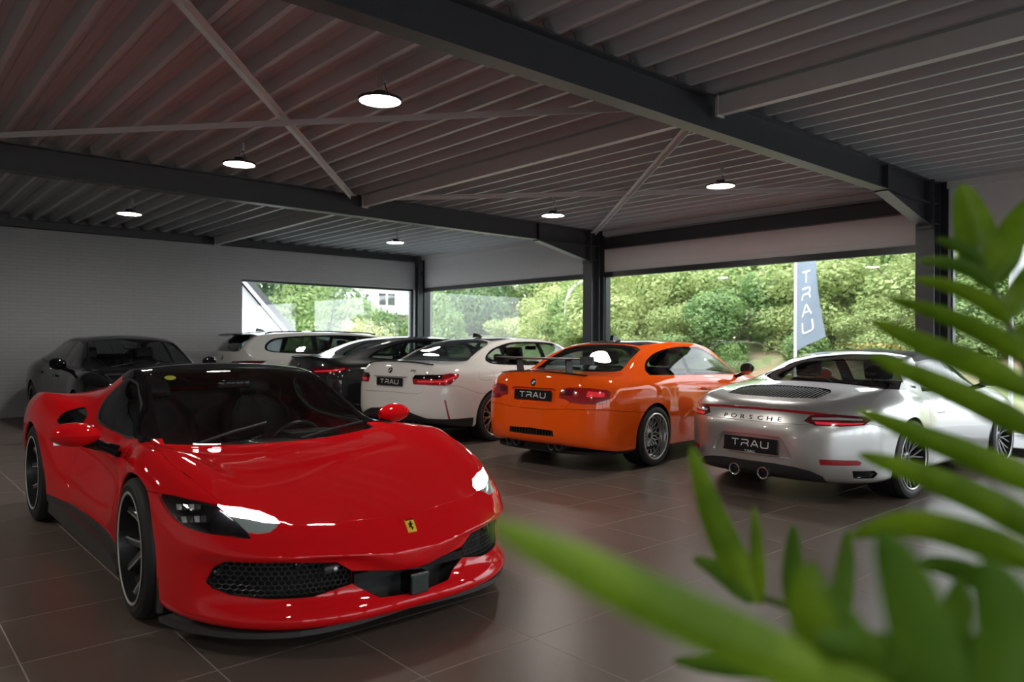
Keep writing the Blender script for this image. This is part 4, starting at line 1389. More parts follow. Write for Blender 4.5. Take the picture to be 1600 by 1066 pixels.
    o1 = [(p[0] + .012, p[1] * 1.012) for p in L if p[0] > 1.66]
    poly = [(1.66, -.3)] + [] 
    pts = [(x_, y_) for x_, y_ in o1]
    full = [(x_, -y_) for x_, y_ in reversed(pts)] + pts[1:]
    outer = [(x_ + (-.012 if abs(y_) > .5 else -.075 + .126 * max(0, abs(y_) - 0.0) ** 1), y_ * (1.02 if abs(y_) > .5 else 1)) for x_, y_ in full]
    MB().prism(outer, .088, .112, 'z').build('front_splitter', 'skirt_grey', root)
    for s in (1, -1):
        MB().prism([(1.685, .12), (1.655, .12), (1.66, .30), (1.675, .30)], s * .915, s * .935, 'y').build('wheel_deflector', 'satin_black', root)
        # flared floor edge along the sill
        MB().prism([(.93, .12), (.93, .14), (.80, .20), (-.3, .235), (-.9, .22), (-.92, .12)], s * .865, s * .925, 'y').build('sill_blade', 'skirt_grey', root)
    # badge: yellow shield plate on the nose with a dark prancing figure
    l, n, i_, t = B.tree.ray_cast(Vector((3, .004, .486)), Vector((-1, 0, 0)))
    n = Vector((n.x, 0, n.z)).normalized(); u = Vector((0, 1, 0)); v = n.cross(u)
    M_ = frame_m(Vector((l.x, 0, l.z)) + n * .001, u, v)
    b = MB().box((-.024, -.033, -.004), (.024, .033, .003), .002, M=M_).build('nose_badge', 'badge_yellow', root)
    hs = [(-.004, -.022), (.002, -.023), (.001, -.012), (.007, -.006), (.012, -.012), (.014, -.007), (.009, -.0), (.009, .006), (.013, .010), (.010, .013), (.006, .010), (.003, .014), (-.001, .021), (-.008, .018), (-.010, .013), (-.004, .014), (-.006, .008), (-.012, .010), (-.013, .005), (-.006, .003), (-.001, -.002), (-.006, -.008), (-.009, -.013)]
    MB().prism([(-p[0], p[1]) for p in hs], .003, .0042, 'z', M=M_).build('badge_figure', 'gloss_black', b)
    MB().box((-.024, .024, .003), (.024, .033, .0040), M=M_).build('badge_stripe', 'lamp_red', b)
    # wipers
    for a_, b_ in (((.93, -.50, .772), (.80, -.06, .845)), ((.955, .10, .752), (.86, .58, .815))):
        w = MB().tube([a_, ((a_[0] + b_[0]) / 2, (a_[1] + b_[1]) / 2, (a_[2] + b_[2]) / 2 + .006), b_], .008, 6); w.build('wiper', 'satin_black', root)
    # sticker inside the screen, toll tag on the dash
    l, n, i_, t = B.tree.ray_cast(Vector((.20, .44, 2)), Vector((0, 0, -1)))
    n = Vector((n.x, -n.y, n.z)); u = Vector((0, 1, 0)); u = (u - n * u.dot(n)).normalized(); v = n.cross(u)
    M_ = frame_m(Vector((l.x, -l.y, l.z)) - n * .006, u, v)
    MB().lathe([(.034, 0), (0, 0)], 24, 'z', M=M_ @ Matrix.Diagonal((1, 1.0, 1, 1))).build('windscreen_sticker', 'sticker_yellow', root, fix=False)
    MB().box((.80, .28, .70), (.88, .38, .725), .004).build('toll_tag', 'letter_white', root)
    side_mirror(root, .53, .92, .815, 'paint_red', L=.24, H_=.125, D=.11, stalk='gloss_black')
    for s in (1, -1):   # long black arm below the mirror
        MB().tube([(.53, s * 1.0, .765), (.60, s * .90, .735), (.70, s * .855, .715)], [.022, .026, .034], 8, ry=.016).build('mirror_arm', 'gloss_black', root, smooth=True)
    B.free()
    return root
RED = build_red()
# =================================================================== BODY LINES OF THE PARKED CARS
def row(y, z, f, r, n=5, **k):
    return dict(y=y, z=z, f=f, r=r, n=n, **k)

def dshift(keys, d):
    return [(a, b + d) for a, b in keys]

def orange_spec():
    y2 = [(-2.4, .80), (-2.0, .872), (-1.6, .90), (-1.38, .906), (-1.1, .89), (-.8, .872), (0, .868), (.8, .875), (1.38, .90), (1.7, .875)]
    rows = [
        row([(-2.4, .68), (-2.0, .735), (-1.5, .775), (-1, .785), (-.3, .78), (.5, .765), (1.0, .76), (1.5, .74), (2.0, .66)],
            [(-2.45, .955), (-2.0, .985), (-1.5, .99), (-1.0, .98), (-.3, .955), (.5, .925), (1.0, .90), (1.5, .86), (1.9, .78), (2.2, .66)], (2.08, 1.5, 2.8), (-2.36, -2.0, 3.0), 3),
        row([(-2.4, .77), (-2, .845), (-1.38, .878), (-.8, .85), (0, .842), (.8, .85), (1.38, .872), (1.7, .85)],
            [(-2.45, .865), (-2, .89), (-1.4, .885), (-.5, .845), (.5, .82), (1.2, .80), (1.7, .73), (2.2, .58)], (2.15, 1.5, 2.9), (-2.41, -2.0, 3.2), 5),
        row(y2, [(-2.45, .66), (-1.4, .65), (0, .62), (1.4, .60), (2.2, .48)], (2.19, 1.5, 3.0), (-2.44, -2.0, 3.3), 5),
        row(dshift(y2, -.012), [(-2.45, .43), (0, .40), (2.2, .36)], (2.20, 1.5, 3.0), (-2.455, -2.0, 3.3), 4),
        row(dshift(y2, -.03), [(-2.45, .30), (-1.9, .24), (0, .21), (1.5, .20), (2.2, .18)], (2.18, 1.5, 3.0), (-2.42, -2.0, 3.3), 3),
        row(dshift(y2, -.05), [(-2.45, .28), (-1.9, .21), (0, .18), (1.5, .17), (2.2, .15)], (2.12, 1.5, 3.0), (-2.37, -2.0, 3.3)),
    ]
    return dict(rows=rows, ns=110, blend_f=.6, blend_r=.35,
        y6=[(-2.4, .62), (-1.9, .665), (-1.70, .675), (-.95, .565), (-.2, .555), (.35, .565), (1.05, .68), (1.5, .64), (2.15, .5)],
        z6=[(-2.45, .98), (-2.0, 1.005), (-1.72, 1.02), (-1.35, 1.19), (-.95, 1.315), (-.45, 1.352), (0, 1.342), (.35, 1.295), (1.05, .945), (1.5, .89), (1.9, .79), (2.2, .66)],
        z8=[(-2.45, .985), (-2.36, 1.028), (-2.15, 1.022), (-1.72, 1.035), (-.95, 1.352), (-.55, 1.385), (-.15, 1.385), (.30, 1.345), (1.12, .975), (1.16, .965), (1.5, .935), (1.9, .85), (2.15, .71), (2.2, .66)],
        dy5=[(-2.4, 0), (-1.5, .01), (0, .018), (1, .01), (2.2, 0)], dz5=[(-2.4, .004), (-1.7, 0), (1, 0), (1.4, .01), (2.2, 0)], k7=[(-2.4, .8), (2.2, .8)], mirror_in=(.45, 1.22), cabin=(-1.62, .95))

def sedan_rows(tail=1.0, x0=-2.515):
    y2 = [(-2.5, .85), (-2.1, .915), (-1.7, .945), (-1.43, .952), (-1.15, .93), (-.8, .905), (0, .895), (.8, .90), (1.43, .94), (1.8, .905)]
    return [
        row([(-2.5, .72), (-2.1, .775), (-1.5, .81), (-.8, .80), (.2, .79), (1.0, .79), (1.6, .77), (2.1, .66)],
            [(-2.52, .995), (-2.1, 1.025), (-1.5, 1.03), (-.8, 1.005), (.2, .975), (1.0, .95), (1.6, .90), (2.0, .82), (2.3, .70)], (2.18, 1.6, 2.8), (-2.44, -2.05, 3.0), 3),
        row([(-2.5, .81), (-2.1, .885), (-1.43, .922), (-.8, .88), (0, .87), (.8, .875), (1.43, .915), (1.8, .88)],
            [(-2.52, .90), (-2, .925), (-1.43, .92), (-.5, .885), (.5, .86), (1.4, .84), (1.9, .76), (2.3, .62)], (2.25, 1.6, 2.9), (-2.50, -2.05, 3.2), 5),
        row(y2, [(-2.52, .68), (-1.4, .66), (0, .64), (1.4, .62), (2.3, .52)], (2.28, 1.6, 3.0), (-2.52, -2.05, 3.3), 5),
        row(dshift(y2, -.006), [(-2.52, .46), (0, .42), (2.3, .38)], (2.29, 1.6, 3.0), (-2.53, -2.05, 3.3), 4),
        row(dshift(y2, -.03), [(-2.52, .33), (-1.9, .26), (0, .23), (1.5, .22), (2.3, .2)], (2.27, 1.6, 3.0), (-2.47, -2.05, 3.3), 3),
        row(dshift(y2, -.06), [(-2.52, .31), (-1.9, .23), (0, .20), (1.5, .19), (2.3, .17)], (2.2, 1.6, 3.0), (-2.40, -2.05, 3.3)),
    ]

def white_spec():
    return dict(rows=sedan_rows(), ns=110, blend_f=.6, blend_r=.35,
        y6=[(-2.5, .66), (-2.0, .70), (-1.80, .70), (-1.1, .585), (-.3, .57), (.4, .58), (1.15, .70), (1.6, .66), (2.2, .52)],
        z6=[(-2.52, 1.02), (-2.1, 1.05), (-1.80, 1.065), (-1.4, 1.23), (-1.0, 1.345), (-.45, 1.39), (0, 1.38), (.42, 1.32), (1.15, .985), (1.6, .94), (2.0, .84), (2.3, .70)],
        z8=[(-2.52, 1.03), (-2.42, 1.078), (-2.1, 1.072), (-1.78, 1.085), (-1.0, 1.385), (-.6, 1.42), (-.2, 1.427), (.38, 1.37), (1.22, 1.02), (1.28, 1.01), (1.6, .98), (2.0, .89), (2.28, .73)],
        dy5=[(-2.4, 0), (-1.5, .01), (0, .018), (1, .01), (2.2, 0)], dz5=[(-2.4, .004), (-1.7, 0), (1, 0), (1.4, .01), (2.2, 0)], k7=[(-2.4, .8), (2.2, .8)], mirror_in=(.5, 1.25), cabin=(-1.68, 1.05))

def fastback_spec():
    s = white_spec()
    s['y6'] = [(-2.5, .64), (-2.1, .66), (-1.6, .61), (-.9, .57), (-.3, .565), (.4, .575), (1.15, .70), (1.6, .66), (2.2, .52)]
    s['z6'] = [(-2.52, 1.03), (-2.3, 1.06), (-2.0, 1.10), (-1.5, 1.25), (-1.0, 1.36), (-.45, 1.40), (0, 1.39), (.42, 1.33), (1.15, .985), (1.6, .94), (2.0, .84), (2.3, .70)]
    s['z8'] = [(-2.52, 1.03), (-2.44, 1.095), (-2.2, 1.10), (-2.02, 1.135), (-1.2, 1.385), (-.7, 1.43), (-.2, 1.438), (.38, 1.375), (1.22, 1.02), (1.28, 1.01), (1.6, .98), (2.0, .89), (2.28, .73)]
    return s

def wagon_spec():
    s = white_spec()
    s['rows'][0]['r'] = (-2.46, -2.2, 3.2)
    s['y6'] = [(-2.5, .70), (-2.36, .68), (-2.1, .60), (-1.2, .59), (-.3, .58), (.4, .585), (1.15, .70), (1.6, .66), (2.2, .52)]
    s['z6'] = [(-2.52, 1.02), (-2.44, 1.05), (-2.28, 1.22), (-2.08, 1.355), (-1.9, 1.385), (-1.0, 1.425), (-.45, 1.425), (0, 1.40), (.42, 1.335), (1.15, .985), (1.6, .94), (2.0, .84), (2.3, .70)]
    s['z8'] = [(-2.52, 1.03), (-2.47, 1.06), (-2.30, 1.26), (-2.12, 1.40), (-2.0, 1.425), (-1.0, 1.462), (-.2, 1.462), (.38, 1.39), (1.22, 1.02), (1.28, 1.01), (1.6, .98), (2.0, .89), (2.28, .73)]
    s['blend_r'] = .1; s['cabin'] = (-2.38, 1.05)
    return s

def black_spec():
    y2 = [(-2.6, .84), (-2.1, .93), (-1.475, .968), (-.8, .93), (0, .915), (.8, .92), (1.475, .955), (1.9, .92)]
    rows = [
        row([(-2.6, .70), (-2.1, .80), (-1.475, .85), (-.8, .82), (.2, .79), (1.0, .80), (1.5, .83), (1.9, .77), (2.3, .6)],
            [(-2.62, .95), (-2.1, 1.01), (-1.475, 1.02), (-.8, .98), (.2, .945), (1.0, .94), (1.5, .925), (1.9, .85), (2.2, .73), (2.45, .6)], (2.32, 1.7, 2.7), (-2.52, -2.1, 3.0), 3),
        row([(-2.6, .80), (-2.1, .90), (-1.475, .94), (-.8, .90), (0, .885), (.8, .89), (1.475, .93), (1.9, .89)],
            [(-2.62, .86), (-1.475, .90), (-.5, .85), (.5, .83), (1.475, .83), (1.9, .76), (2.45, .54)], (2.39, 1.7, 2.8), (-2.58, -2.1, 3.2), 5),
        row(y2, [(-2.62, .65), (0, .62), (1.4, .6), (2.45, .45)], (2.42, 1.7, 2.9), (-2.62, -2.1, 3.3), 5),
        row(dshift(y2, -.01), [(-2.62, .42), (0, .38), (2.45, .3)], (2.43, 1.7, 2.9), (-2.62, -2.1, 3.3), 4),
        row(dshift(y2, -.03), [(-2.62, .28), (0, .22), (2.45, .18)], (2.4, 1.7, 2.9), (-2.55, -2.1, 3.3), 3),
        row(dshift(y2, -.06), [(-2.62, .26), (0, .19), (2.45, .16)], (2.33, 1.7, 2.9), (-2.5, -2.1, 3.3)),
    ]
    return dict(rows=rows, ns=110, blend_f=.7, blend_r=.35,
        y6=[(-2.6, .55), (-2.1, .58), (-1.5, .57), (-.8, .555), (-.1, .555), (.42, .58), (1.18, .70), (1.6, .64), (2.3, .5)],
        z6=[(-2.62, .97), (-2.1, 1.08), (-1.6, 1.20), (-1.0, 1.335), (-.4, 1.38), (.05, 1.37), (.42, 1.315), (1.18, .95), (1.6, .895), (2.0, .80), (2.4, .62)],
        z8=[(-2.62, .98), (-2.2, 1.09), (-1.6, 1.25), (-1.0, 1.375), (-.4, 1.418), (-.05, 1.418), (.36, 1.37), (1.26, .975), (1.32, .96), (1.7, .90), (2.1, .80), (2.42, .62)],
        dy5=[(-2.6, 0), (0, .015), (1, .01), (2.4, 0)], dz5=[(-2.6, 0), (-1.5, .0), (1, 0), (1.5, .03), (2.4, 0)], k7=.8, mirror_in=(.5, 1.24), cabin=(-1.9, 1.08))

def silver_spec():
    y2 = [(-2.3, .78), (-2.0, .868), (-1.6, .916), (-1.225, .928), (-.9, .89), (-.5, .848), (0, .836), (.5, .842), (.9, .86), (1.225, .878), (1.6, .86)]
    rows = [
        row([(-2.3, .60), (-2.0, .70), (-1.6, .775), (-1.2, .80), (-.8, .775), (-.3, .75), (.4, .742), (.9, .752), (1.3, .76), (1.7, .70), (2.1, .55)],
            [(-2.35, .79), (-2.0, .86), (-1.6, .90), (-1.2, .918), (-.7, .905), (-.2, .885), (.4, .865), (.9, .855), (1.3, .845), (1.7, .76), (2.0, .66), (2.25, .54)], (2.10, 1.45, 2.5), (-2.23, -1.65, 2.5), 3),
        row([(-2.3, .70), (-2, .825), (-1.6, .885), (-1.225, .903), (-.8, .86), (-.3, .822), (.3, .812), (.8, .83), (1.2, .857), (1.5, .84)],
            [(-2.35, .725), (-1.9, .79), (-1.25, .812), (-.5, .775), (.4, .755), (1.2, .75), (1.7, .65), (2.25, .46)], (2.17, 1.45, 2.6), (-2.29, -1.65, 2.7), 5),
        row(y2, [(-2.35, .60), (-1.25, .60), (0, .58), (1.2, .55), (2.25, .40)], (2.20, 1.45, 2.7), (-2.335, -1.65, 2.9), 5),
        row(dshift(y2, -.008), [(-2.35, .40), (0, .37), (2.25, .28)], (2.21, 1.45, 2.7), (-2.345, -1.65, 2.9), 4),
        row(dshift(y2, -.03), [(-2.35, .225), (-1.9, .22), (0, .215), (2.25, .17)], (2.18, 1.45, 2.7), (-2.30, -1.65, 2.9), 3),
        row(dshift(y2, -.06), [(-2.35, .185), (-1.9, .19), (0, .185), (2.25, .15)], (2.12, 1.45, 2.7), (-2.20, -1.65, 2.9)),
    ]
    return dict(rows=rows, ns=110, blend_f=.7, blend_r=.45,
        y6=[(-2.3, .50), (-1.8, .575), (-1.45, .60), (-1.1, .59), (-.6, .565), (0, .55), (.42, .565), (.98, .66), (1.4, .60), (2.15, .45)],
        z6=[(-2.35, .79), (-2.0, .872), (-1.6, .94), (-1.38, .965), (-1.0, 1.075), (-.6, 1.19), (-.2, 1.24), (.15, 1.238), (.42, 1.20), (.98, .885), (1.4, .82), (1.8, .73), (2.25, .53)],
        z8=[(-2.35, .79), (-2.15, .85), (-1.9, .91), (-1.6, .965), (-1.42, 1.0), (-1.1, 1.10), (-.75, 1.205), (-.4, 1.27), (-.05, 1.29), (.25, 1.28), (.42, 1.25), (1.03, .92), (1.08, .90), (1.5, .82), (1.9, .71), (2.2, .56)],
        dy5=[(-2.3, 0), (-1.2, .02), (0, .015), (1.3, .02), (2.2, 0)], dz5=[(-2.3, .005), (-1.3, .012), (-.6, 0), (.8, 0), (1.3, .03), (2.2, 0)], k7=[(-2.3, .8), (2.2, .8)], mirror_in=(.35, 1.15), cabin=(-1.0, .92))

# where they stand: (x, y) of the point between the axles, heading
POSE = dict(orange=((7.85, 6.10), .11), white=((7.80, 8.86), .15), silver=((8.20, 3.44), -.028), graphite=((7.87, 11.24), -.02), wagon=((7.8, 14.0), -.03), black=((3.04, 12.30), -pi / 2))
# =================================================================== THE PARKED CARS
AR = radians(150)             # view azimuth for lamps on the rear corner
rear = lambda f: f.calc_center_median().x < -1.5

def grow(poly, d):
    """outline pushed outwards by d (from its centre)"""
    n = len(poly); out = []
    ar = sum(poly[i][0] * poly[(i + 1) % n][1] - poly[(i + 1) % n][0] * poly[i][1] for i in range(n))
    sg = 1 if ar > 0 else -1
    for i in range(n):
        a, p, b = Vector(poly[i - 1]), Vector(poly[i]), Vector(poly[(i + 1) % n])
        e1 = (p - a).normalized(); e2 = (b - p).normalized()
        nn = Vector((e1.y + e2.y, -e1.x - e2.x)) * sg
        if nn.length > 1e-6: nn.normalize()
        out.append(tuple(p + nn * d))
    return out

def windows(B, dlo, panes, mats, trim='gloss_black'):
    """dark surround in one piece, panes let into it"""
    t = B.cut(dlo, 'side', {3}, 'window_surround', mat=trim, pair=True, gap=.001, cond=lambda f: f.calc_center_median().y > .3)
    for k, p in enumerate(panes):
        B.cut(p, 'side', {3}, 'side_window', mat=mats if isinstance(mats, str) else mats[k], pair=True, rim=.004, over={t}, gap=.001)

def start(name, spec, label, ax, rf=.362, rr=.368, zc=.335, scale=1.0, grp=None):
    B = Body(spec)
    (x, y), rz = POSE[name]
    root = empty('car', (x, y, 0), rz); tag(root, label, 'car')
    root.scale = (scale, scale, scale)
    B.hole(arch_poly(ax, zc, rf, 0), 'side', {0, 1}); B.hole(arch_poly(-ax, zc, rr, 0), 'side', {1, 2})
    return B, root

def finish(B, root, ax, ws, yw, R_, zc=.335, rw=.372, yo=.86, ub=.19):
    d, s_ = make_wheel(ws[0])
    for s in (-1, 1): put_wheel(root, d, s_, ax, s * yw[0], R_, 0, .2 + s)
    if len(ws) > 1: d, s_ = make_wheel(ws[1])
    for s in (-1, 1): put_wheel(root, d, s_, -ax, s * yw[1], R_, 0, .5 * s)
    wheel_well(root, ax, zc, rw, yo); wheel_well(root, -ax, zc, rw, yo)
    underbody(root, B, ub)

def fin(root, x, z, mat='gloss_black'):
    MB().prism([(x - .09, z - .01), (x + .09, z - .012), (x + .02, z + .03), (x - .07, z + .05)], -.022, .022, 'y').build('roof_antenna', mat, root)

def handles(root, pts, mat):
    for x, y, z in pts:
        for s in (-1, 1):
            MB().box((x - .11, s * y - .012, z - .016), (x + .11, s * y + .016, z + .016), .011).build('door_handle', mat, root, smooth=True)

def exhaust(root, pts, r=.042, L=.14, mat='rim_dark'):
    for x, y, z in pts:
        e = MB().lathe([(r, L), (r, 0), (r + .006, -.004), (r + .006, -.0), (r - .006, -.002), (r - .008, L)], 24, 'x', c=(x, y, z)).build('exhaust_tip', mat, root, smooth=True)
        MB().lathe([(r - .007, .04), (0, .04)], 20, 'x', c=(x, y, z)).build('exhaust_bore', 'deep_black', e, fix=False)

def edge_strip(B, root, name, mat, ymax, r=.009, dz=.006, dx=0.0):
    """thin lip along the trailing edge of the boot lid"""
    L = B.side[0][-(NF + 1):]
    pts = [(p[0] + dx, p[1], p[2] + dz) for p in L if p[1] <= ymax]
    full = pts + [(x, -y, z) for x, y, z in reversed(pts[:-1])]
    MB().tube(full, r, 6, ry=r * .5).build(name, mat, root, smooth=True)

def surf(B, x, y, z=None):
    """point and normal on the skin seen from behind (y, z given) or from above (x, y given)"""
    o, d = (Vector((-4, max(abs(y), .003), z)), Vector((1, 0, 0))) if z is not None else (Vector((x, max(abs(y), .003), 3)), Vector((0, 0, -1)))
    l, n, i, t = B.tree.ray_cast(o, d)
    if n.dot(d) > 0: n = -n
    s = -1 if y < 0 else 1
    return Vector((l.x, l.y * s if abs(y) > .003 else 0, l.z)), Vector((n.x, n.y * s if abs(y) > .003 else 0, n.z)).normalized()

def rear_plate(B, root, z, y=0.0, lift=.006, W_=.52, H_=.11, small=False, tilt=None):
    p, n = surf(B, 0, y, z)
    n = Vector((n.x, 0, n.z)).normalized() if tilt is None else Vector((-1, 0, tilt)).normalized()
    u = Vector((0, -1, 0)); v = n.cross(u)
    return plate(root, p + n * lift, u, v, W_, H_, small)

def rear_badge(B, root, z, r, dark=False):
    p, n = surf(B, 0, 0, z); u = Vector((0, -1, 0)); v = n.cross(u)
    roundel(root, p + n * .003, u, v, r, dark)

# ------------------------------------------------------------------ orange coupe
def build_orange():
    S = orange_spec()
    B, root = start('orange', S, 'bright orange two-door coupe with black rear wing and deep mesh wheels', 1.38, .358, .362, .328)
    B.cut([(-1.89, -.01), (-1.87, .25), (-1.80, .42), (-1.71, .55), (-1.64, .605), (-1.16, .545), (-1.09, .45), (-1.06, .25), (-1.05, -.01)], 'top', {3, 4}, 'rear_window', mat='glass_dark', rim=.004)
    B.cut([(1.10, -.01), (1.08, .3), (1.03, .5), (.96, .635), (.38, .55), (.33, .35), (.31, -.01)], 'top', {4}, 'windscreen', mat='glass_tint', rim=.004)
    B.cut([(-1.03, -.01), (-1.03, .3), (-1.04, .46), (-.9, .50), (-.5, .515), (.2, .52), (.28, .35), (.295, -.01)], 'top', {4}, 'roof_panel', mat='carbon', gap=.001)
    dlo = smooth_poly([(.88, .945), (.3, .955), (-.44, .968), (-1.22, .978), (-1.345, 1.005), (-1.36, 1.06), (-1.22, 1.152), (-.91, 1.243), (-.43, 1.296), (0, 1.294), (.24, 1.268), (.55, 1.135)], 4, (0,))
    windows(B, dlo, [smooth_poly([(-.47, .985), (-1.20, .995), (-1.315, 1.02), (-1.325, 1.06), (-1.20, 1.137), (-.91, 1.227), (-.45, 1.278)], 4, (0, 6)), [(-.40, .985), (-.38, 1.278), (0, 1.276), (.22, 1.25), (.53, 1.12), (.80, .97), (.3, .97)]], 'glass_tint')
    lt = [(-2.41, .36, .81), (-2.40, .38, .86), (-2.38, .46, .88), (-2.30, .67, .88), (-2.18, .80, .86), (-2.15, .825, .84), (-2.17, .825, .78), (-2.21, .80, .73), (-2.28, .74, .718), (-2.35, .62, .718), (-2.40, .50, .73), (-2.41, .43, .76), (-2.41, .36, .77)]
    h = B.cut(lt, AR, {1, 2}, 'tail_light', cond=rear, mat='lamp_red', pair=True, gap=.0012, rim=.012)
    B.cut([(-2.32, .66, .85), (-2.20, .79, .835), (-2.21, .79, .79), (-2.34, .65, .79)], AR, {1, 2}, 'lamp_segment', cond=rear, mat='lamp_bright', pair=True, over={h}, gap=.0005, rim=.002)
    B.cut([(-2.41, .38, .80), (-2.40, .40, .85), (-2.36, .52, .865), (-2.38, .50, .80)], AR, {1, 2}, 'lamp_segment', cond=rear, mat='lamp_red_dark', pair=True, over={h}, gap=.0005, rim=.002)
    li = B.cut([(-.01, 1.2), (.60, 1.2), (.575, .97), (.55, .88), (.50, .73), (.43, .655), (.2, .642), (-.01, .64)], 'end', {2, 3, 4}, 'boot_lid', cond=lambda f: f.calc_center_median().x < -1.93)
    B.cut([(-.01, .862), (.27, .862), (.31, .845), (.32, .72), (.30, .70), (-.01, .70)], 'end', {2}, 'plate_recess', cond=rear, over={li}, under=('plate_recess', 'paint_orange', .022), only_under=True)
    B.cut([(-.01, .435), (.30, .425), (.31, .368), (-.01, .362)], 'end', {2}, 'bumper_grille', cond=rear, under=('grille_opening', 'deep_black', .03), only_under=True)
    B.cut([(-1.3, .60), (-1.67, .605), (-2.26, .662), (-2.6, .655), (-2.6, -.1), (-1.3, -.1)], 'side', {1, 2}, 'rear_bumper')
    B.cut([(-.36, .962), (-.38, .58), (-.31, .27), (.85, .25), (.99, .45), (.99, .80), (.90, .935)], 'side', {1, 3}, 'door', pair=True)
    ob = B.emit(root, 'paint_orange')
    for k in range(15):
        y = -.28 + k * .04
        p, n = surf(B, 0, y, .40)
        MB().box((p.x + .008, y - .004, .362), (p.x + .02, y + .004, .43)).build('grille_bar', 'matt_black', root)
    rear_plate(B, root, .785, lift=-.008, tilt=.06)
    rear_badge(B, root, .915, .036)
    exhaust(root, [(-2.40, s * (.30 + d), .262) for s in (-1, 1) for d in (-.05, .05)], .040, .16, 'satin_black')
    MB().box((-2.34, -.20, .20), (-2.0, .20, .27), .03).build('silencer', 'matt_black', root)
    edge_strip(B, root, 'boot_spoiler', 'satin_black', .60, .016, .010)
    # rear wing on two uprights
    w = MB(); P = []
    for y in np.linspace(-.60, .60, 13):
        c = [(-2.36, 1.178), (-2.30, 1.186), (-2.22, 1.178), (-2.15, 1.160), (-2.15, 1.154), (-2.22, 1.164), (-2.30, 1.170), (-2.36, 1.172), (-2.36, 1.178)]
        P.append([(a, y, b) for a, b in c])
    w.grid(P); wg = w.build('rear_wing', 'satin_black', root, smooth=True)
    for s in (-1, 1):
        MB().box((-2.37, s * .60, 1.12), (-2.14, s * .608, 1.20)).build('end_plate', 'carbon', wg)
        MB().prism([(-2.27, 1.01), (-2.16, 1.015), (-2.20, 1.165), (-2.29, 1.168)], s * .34, s * .352, 'y').build('wing_upright', 'satin_black', wg)
        MB().box((-2.30, s * .346 - .03, 1.008), (-2.14, s * .346 + .03, 1.026), .006).build('wing_foot', 'satin_black', wg)
    fin(root, -.86, 1.385)
    handles(root, [(-.17, .862, .80)], 'paint_orange')
    side_mirror(root, .78, .86, 1.01, 'gloss_black', L=.17, H_=.14, D=.10)
    finish(B, root, 1.38, [dict(R=.325, w=.25, rim=.245, style='mesh', et=.01), dict(R=.328, w=.285, rim=.245, style='mesh', et=.01)], (.765, .757), .327, .328, .368, .86, .18)
    interior(root, S, [(-.05, .37, .22), (-.05, -.37, .22), (-.95, .33, .26), (-.95, -.33, .26)], 1.05, .92, .74, -1.35, .25)
    MB().box((-1.75, -.62, .60), (-1.28, .62, .985), .03).build('parcel_shelf', 'dash', root)
    B.free()

# ------------------------------------------------------------------ white saloon
SED_DLO = smooth_poly([(1.0, .985), (.3, .99), (-.6, 1.012), (-1.24, 1.035), (-1.42, 1.07), (-1.43, 1.115), (-1.34, 1.175), (-1.11, 1.265), (-.75, 1.335), (-.39, 1.352), (.12, 1.342), (.38, 1.305), (.70, 1.15)], 4, (0,))
SED_PANES = [[(-.06, 1.008), (-.05, 1.333), (.12, 1.325), (.36, 1.285), (.68, 1.13), (.90, 1.003), (.3, 1.005)], [(-.14, 1.010), (-.13, 1.334), (-.40, 1.336), (-.73, 1.318), (-.95, 1.27), (-1.02, 1.035), (-.6, 1.025)],
             smooth_poly([(-1.07, 1.045), (-1.22, 1.05), (-1.39, 1.08), (-1.40, 1.112), (-1.32, 1.165), (-1.10, 1.25), (-1.01, 1.262)], 3, (0, 6))]
def sedan_common(B, rear_glass):
    B.cut(rear_glass, 'top', {3, 4}, 'rear_window', mat='glass_dark', rim=.004)
    B.cut([(1.20, -.01), (1.18, .3), (1.13, .5), (1.05, .655), (.44, .565), (.40, .35), (.385, -.01)], 'top', {4}, 'windscreen', mat='glass_tint', rim=.004)

def sedan_doors(B):
    B.cut([(-.10, .99), (-.12, .60), (-.08, .27), (.88, .26), (1.04, .50), (1.05, .85), (.99, .975)], 'side', {1, 3}, 'front_door', pair=True)
    B.cut([(-.11, .99), (-.13, .60), (-.09, .27), (-.80, .27), (-.98, .42), (-1.05, .62), (-1.20, .80), (-1.25, 1.02), (-.6, 1.0)], 'side', {1, 3}, 'rear_door', pair=True)

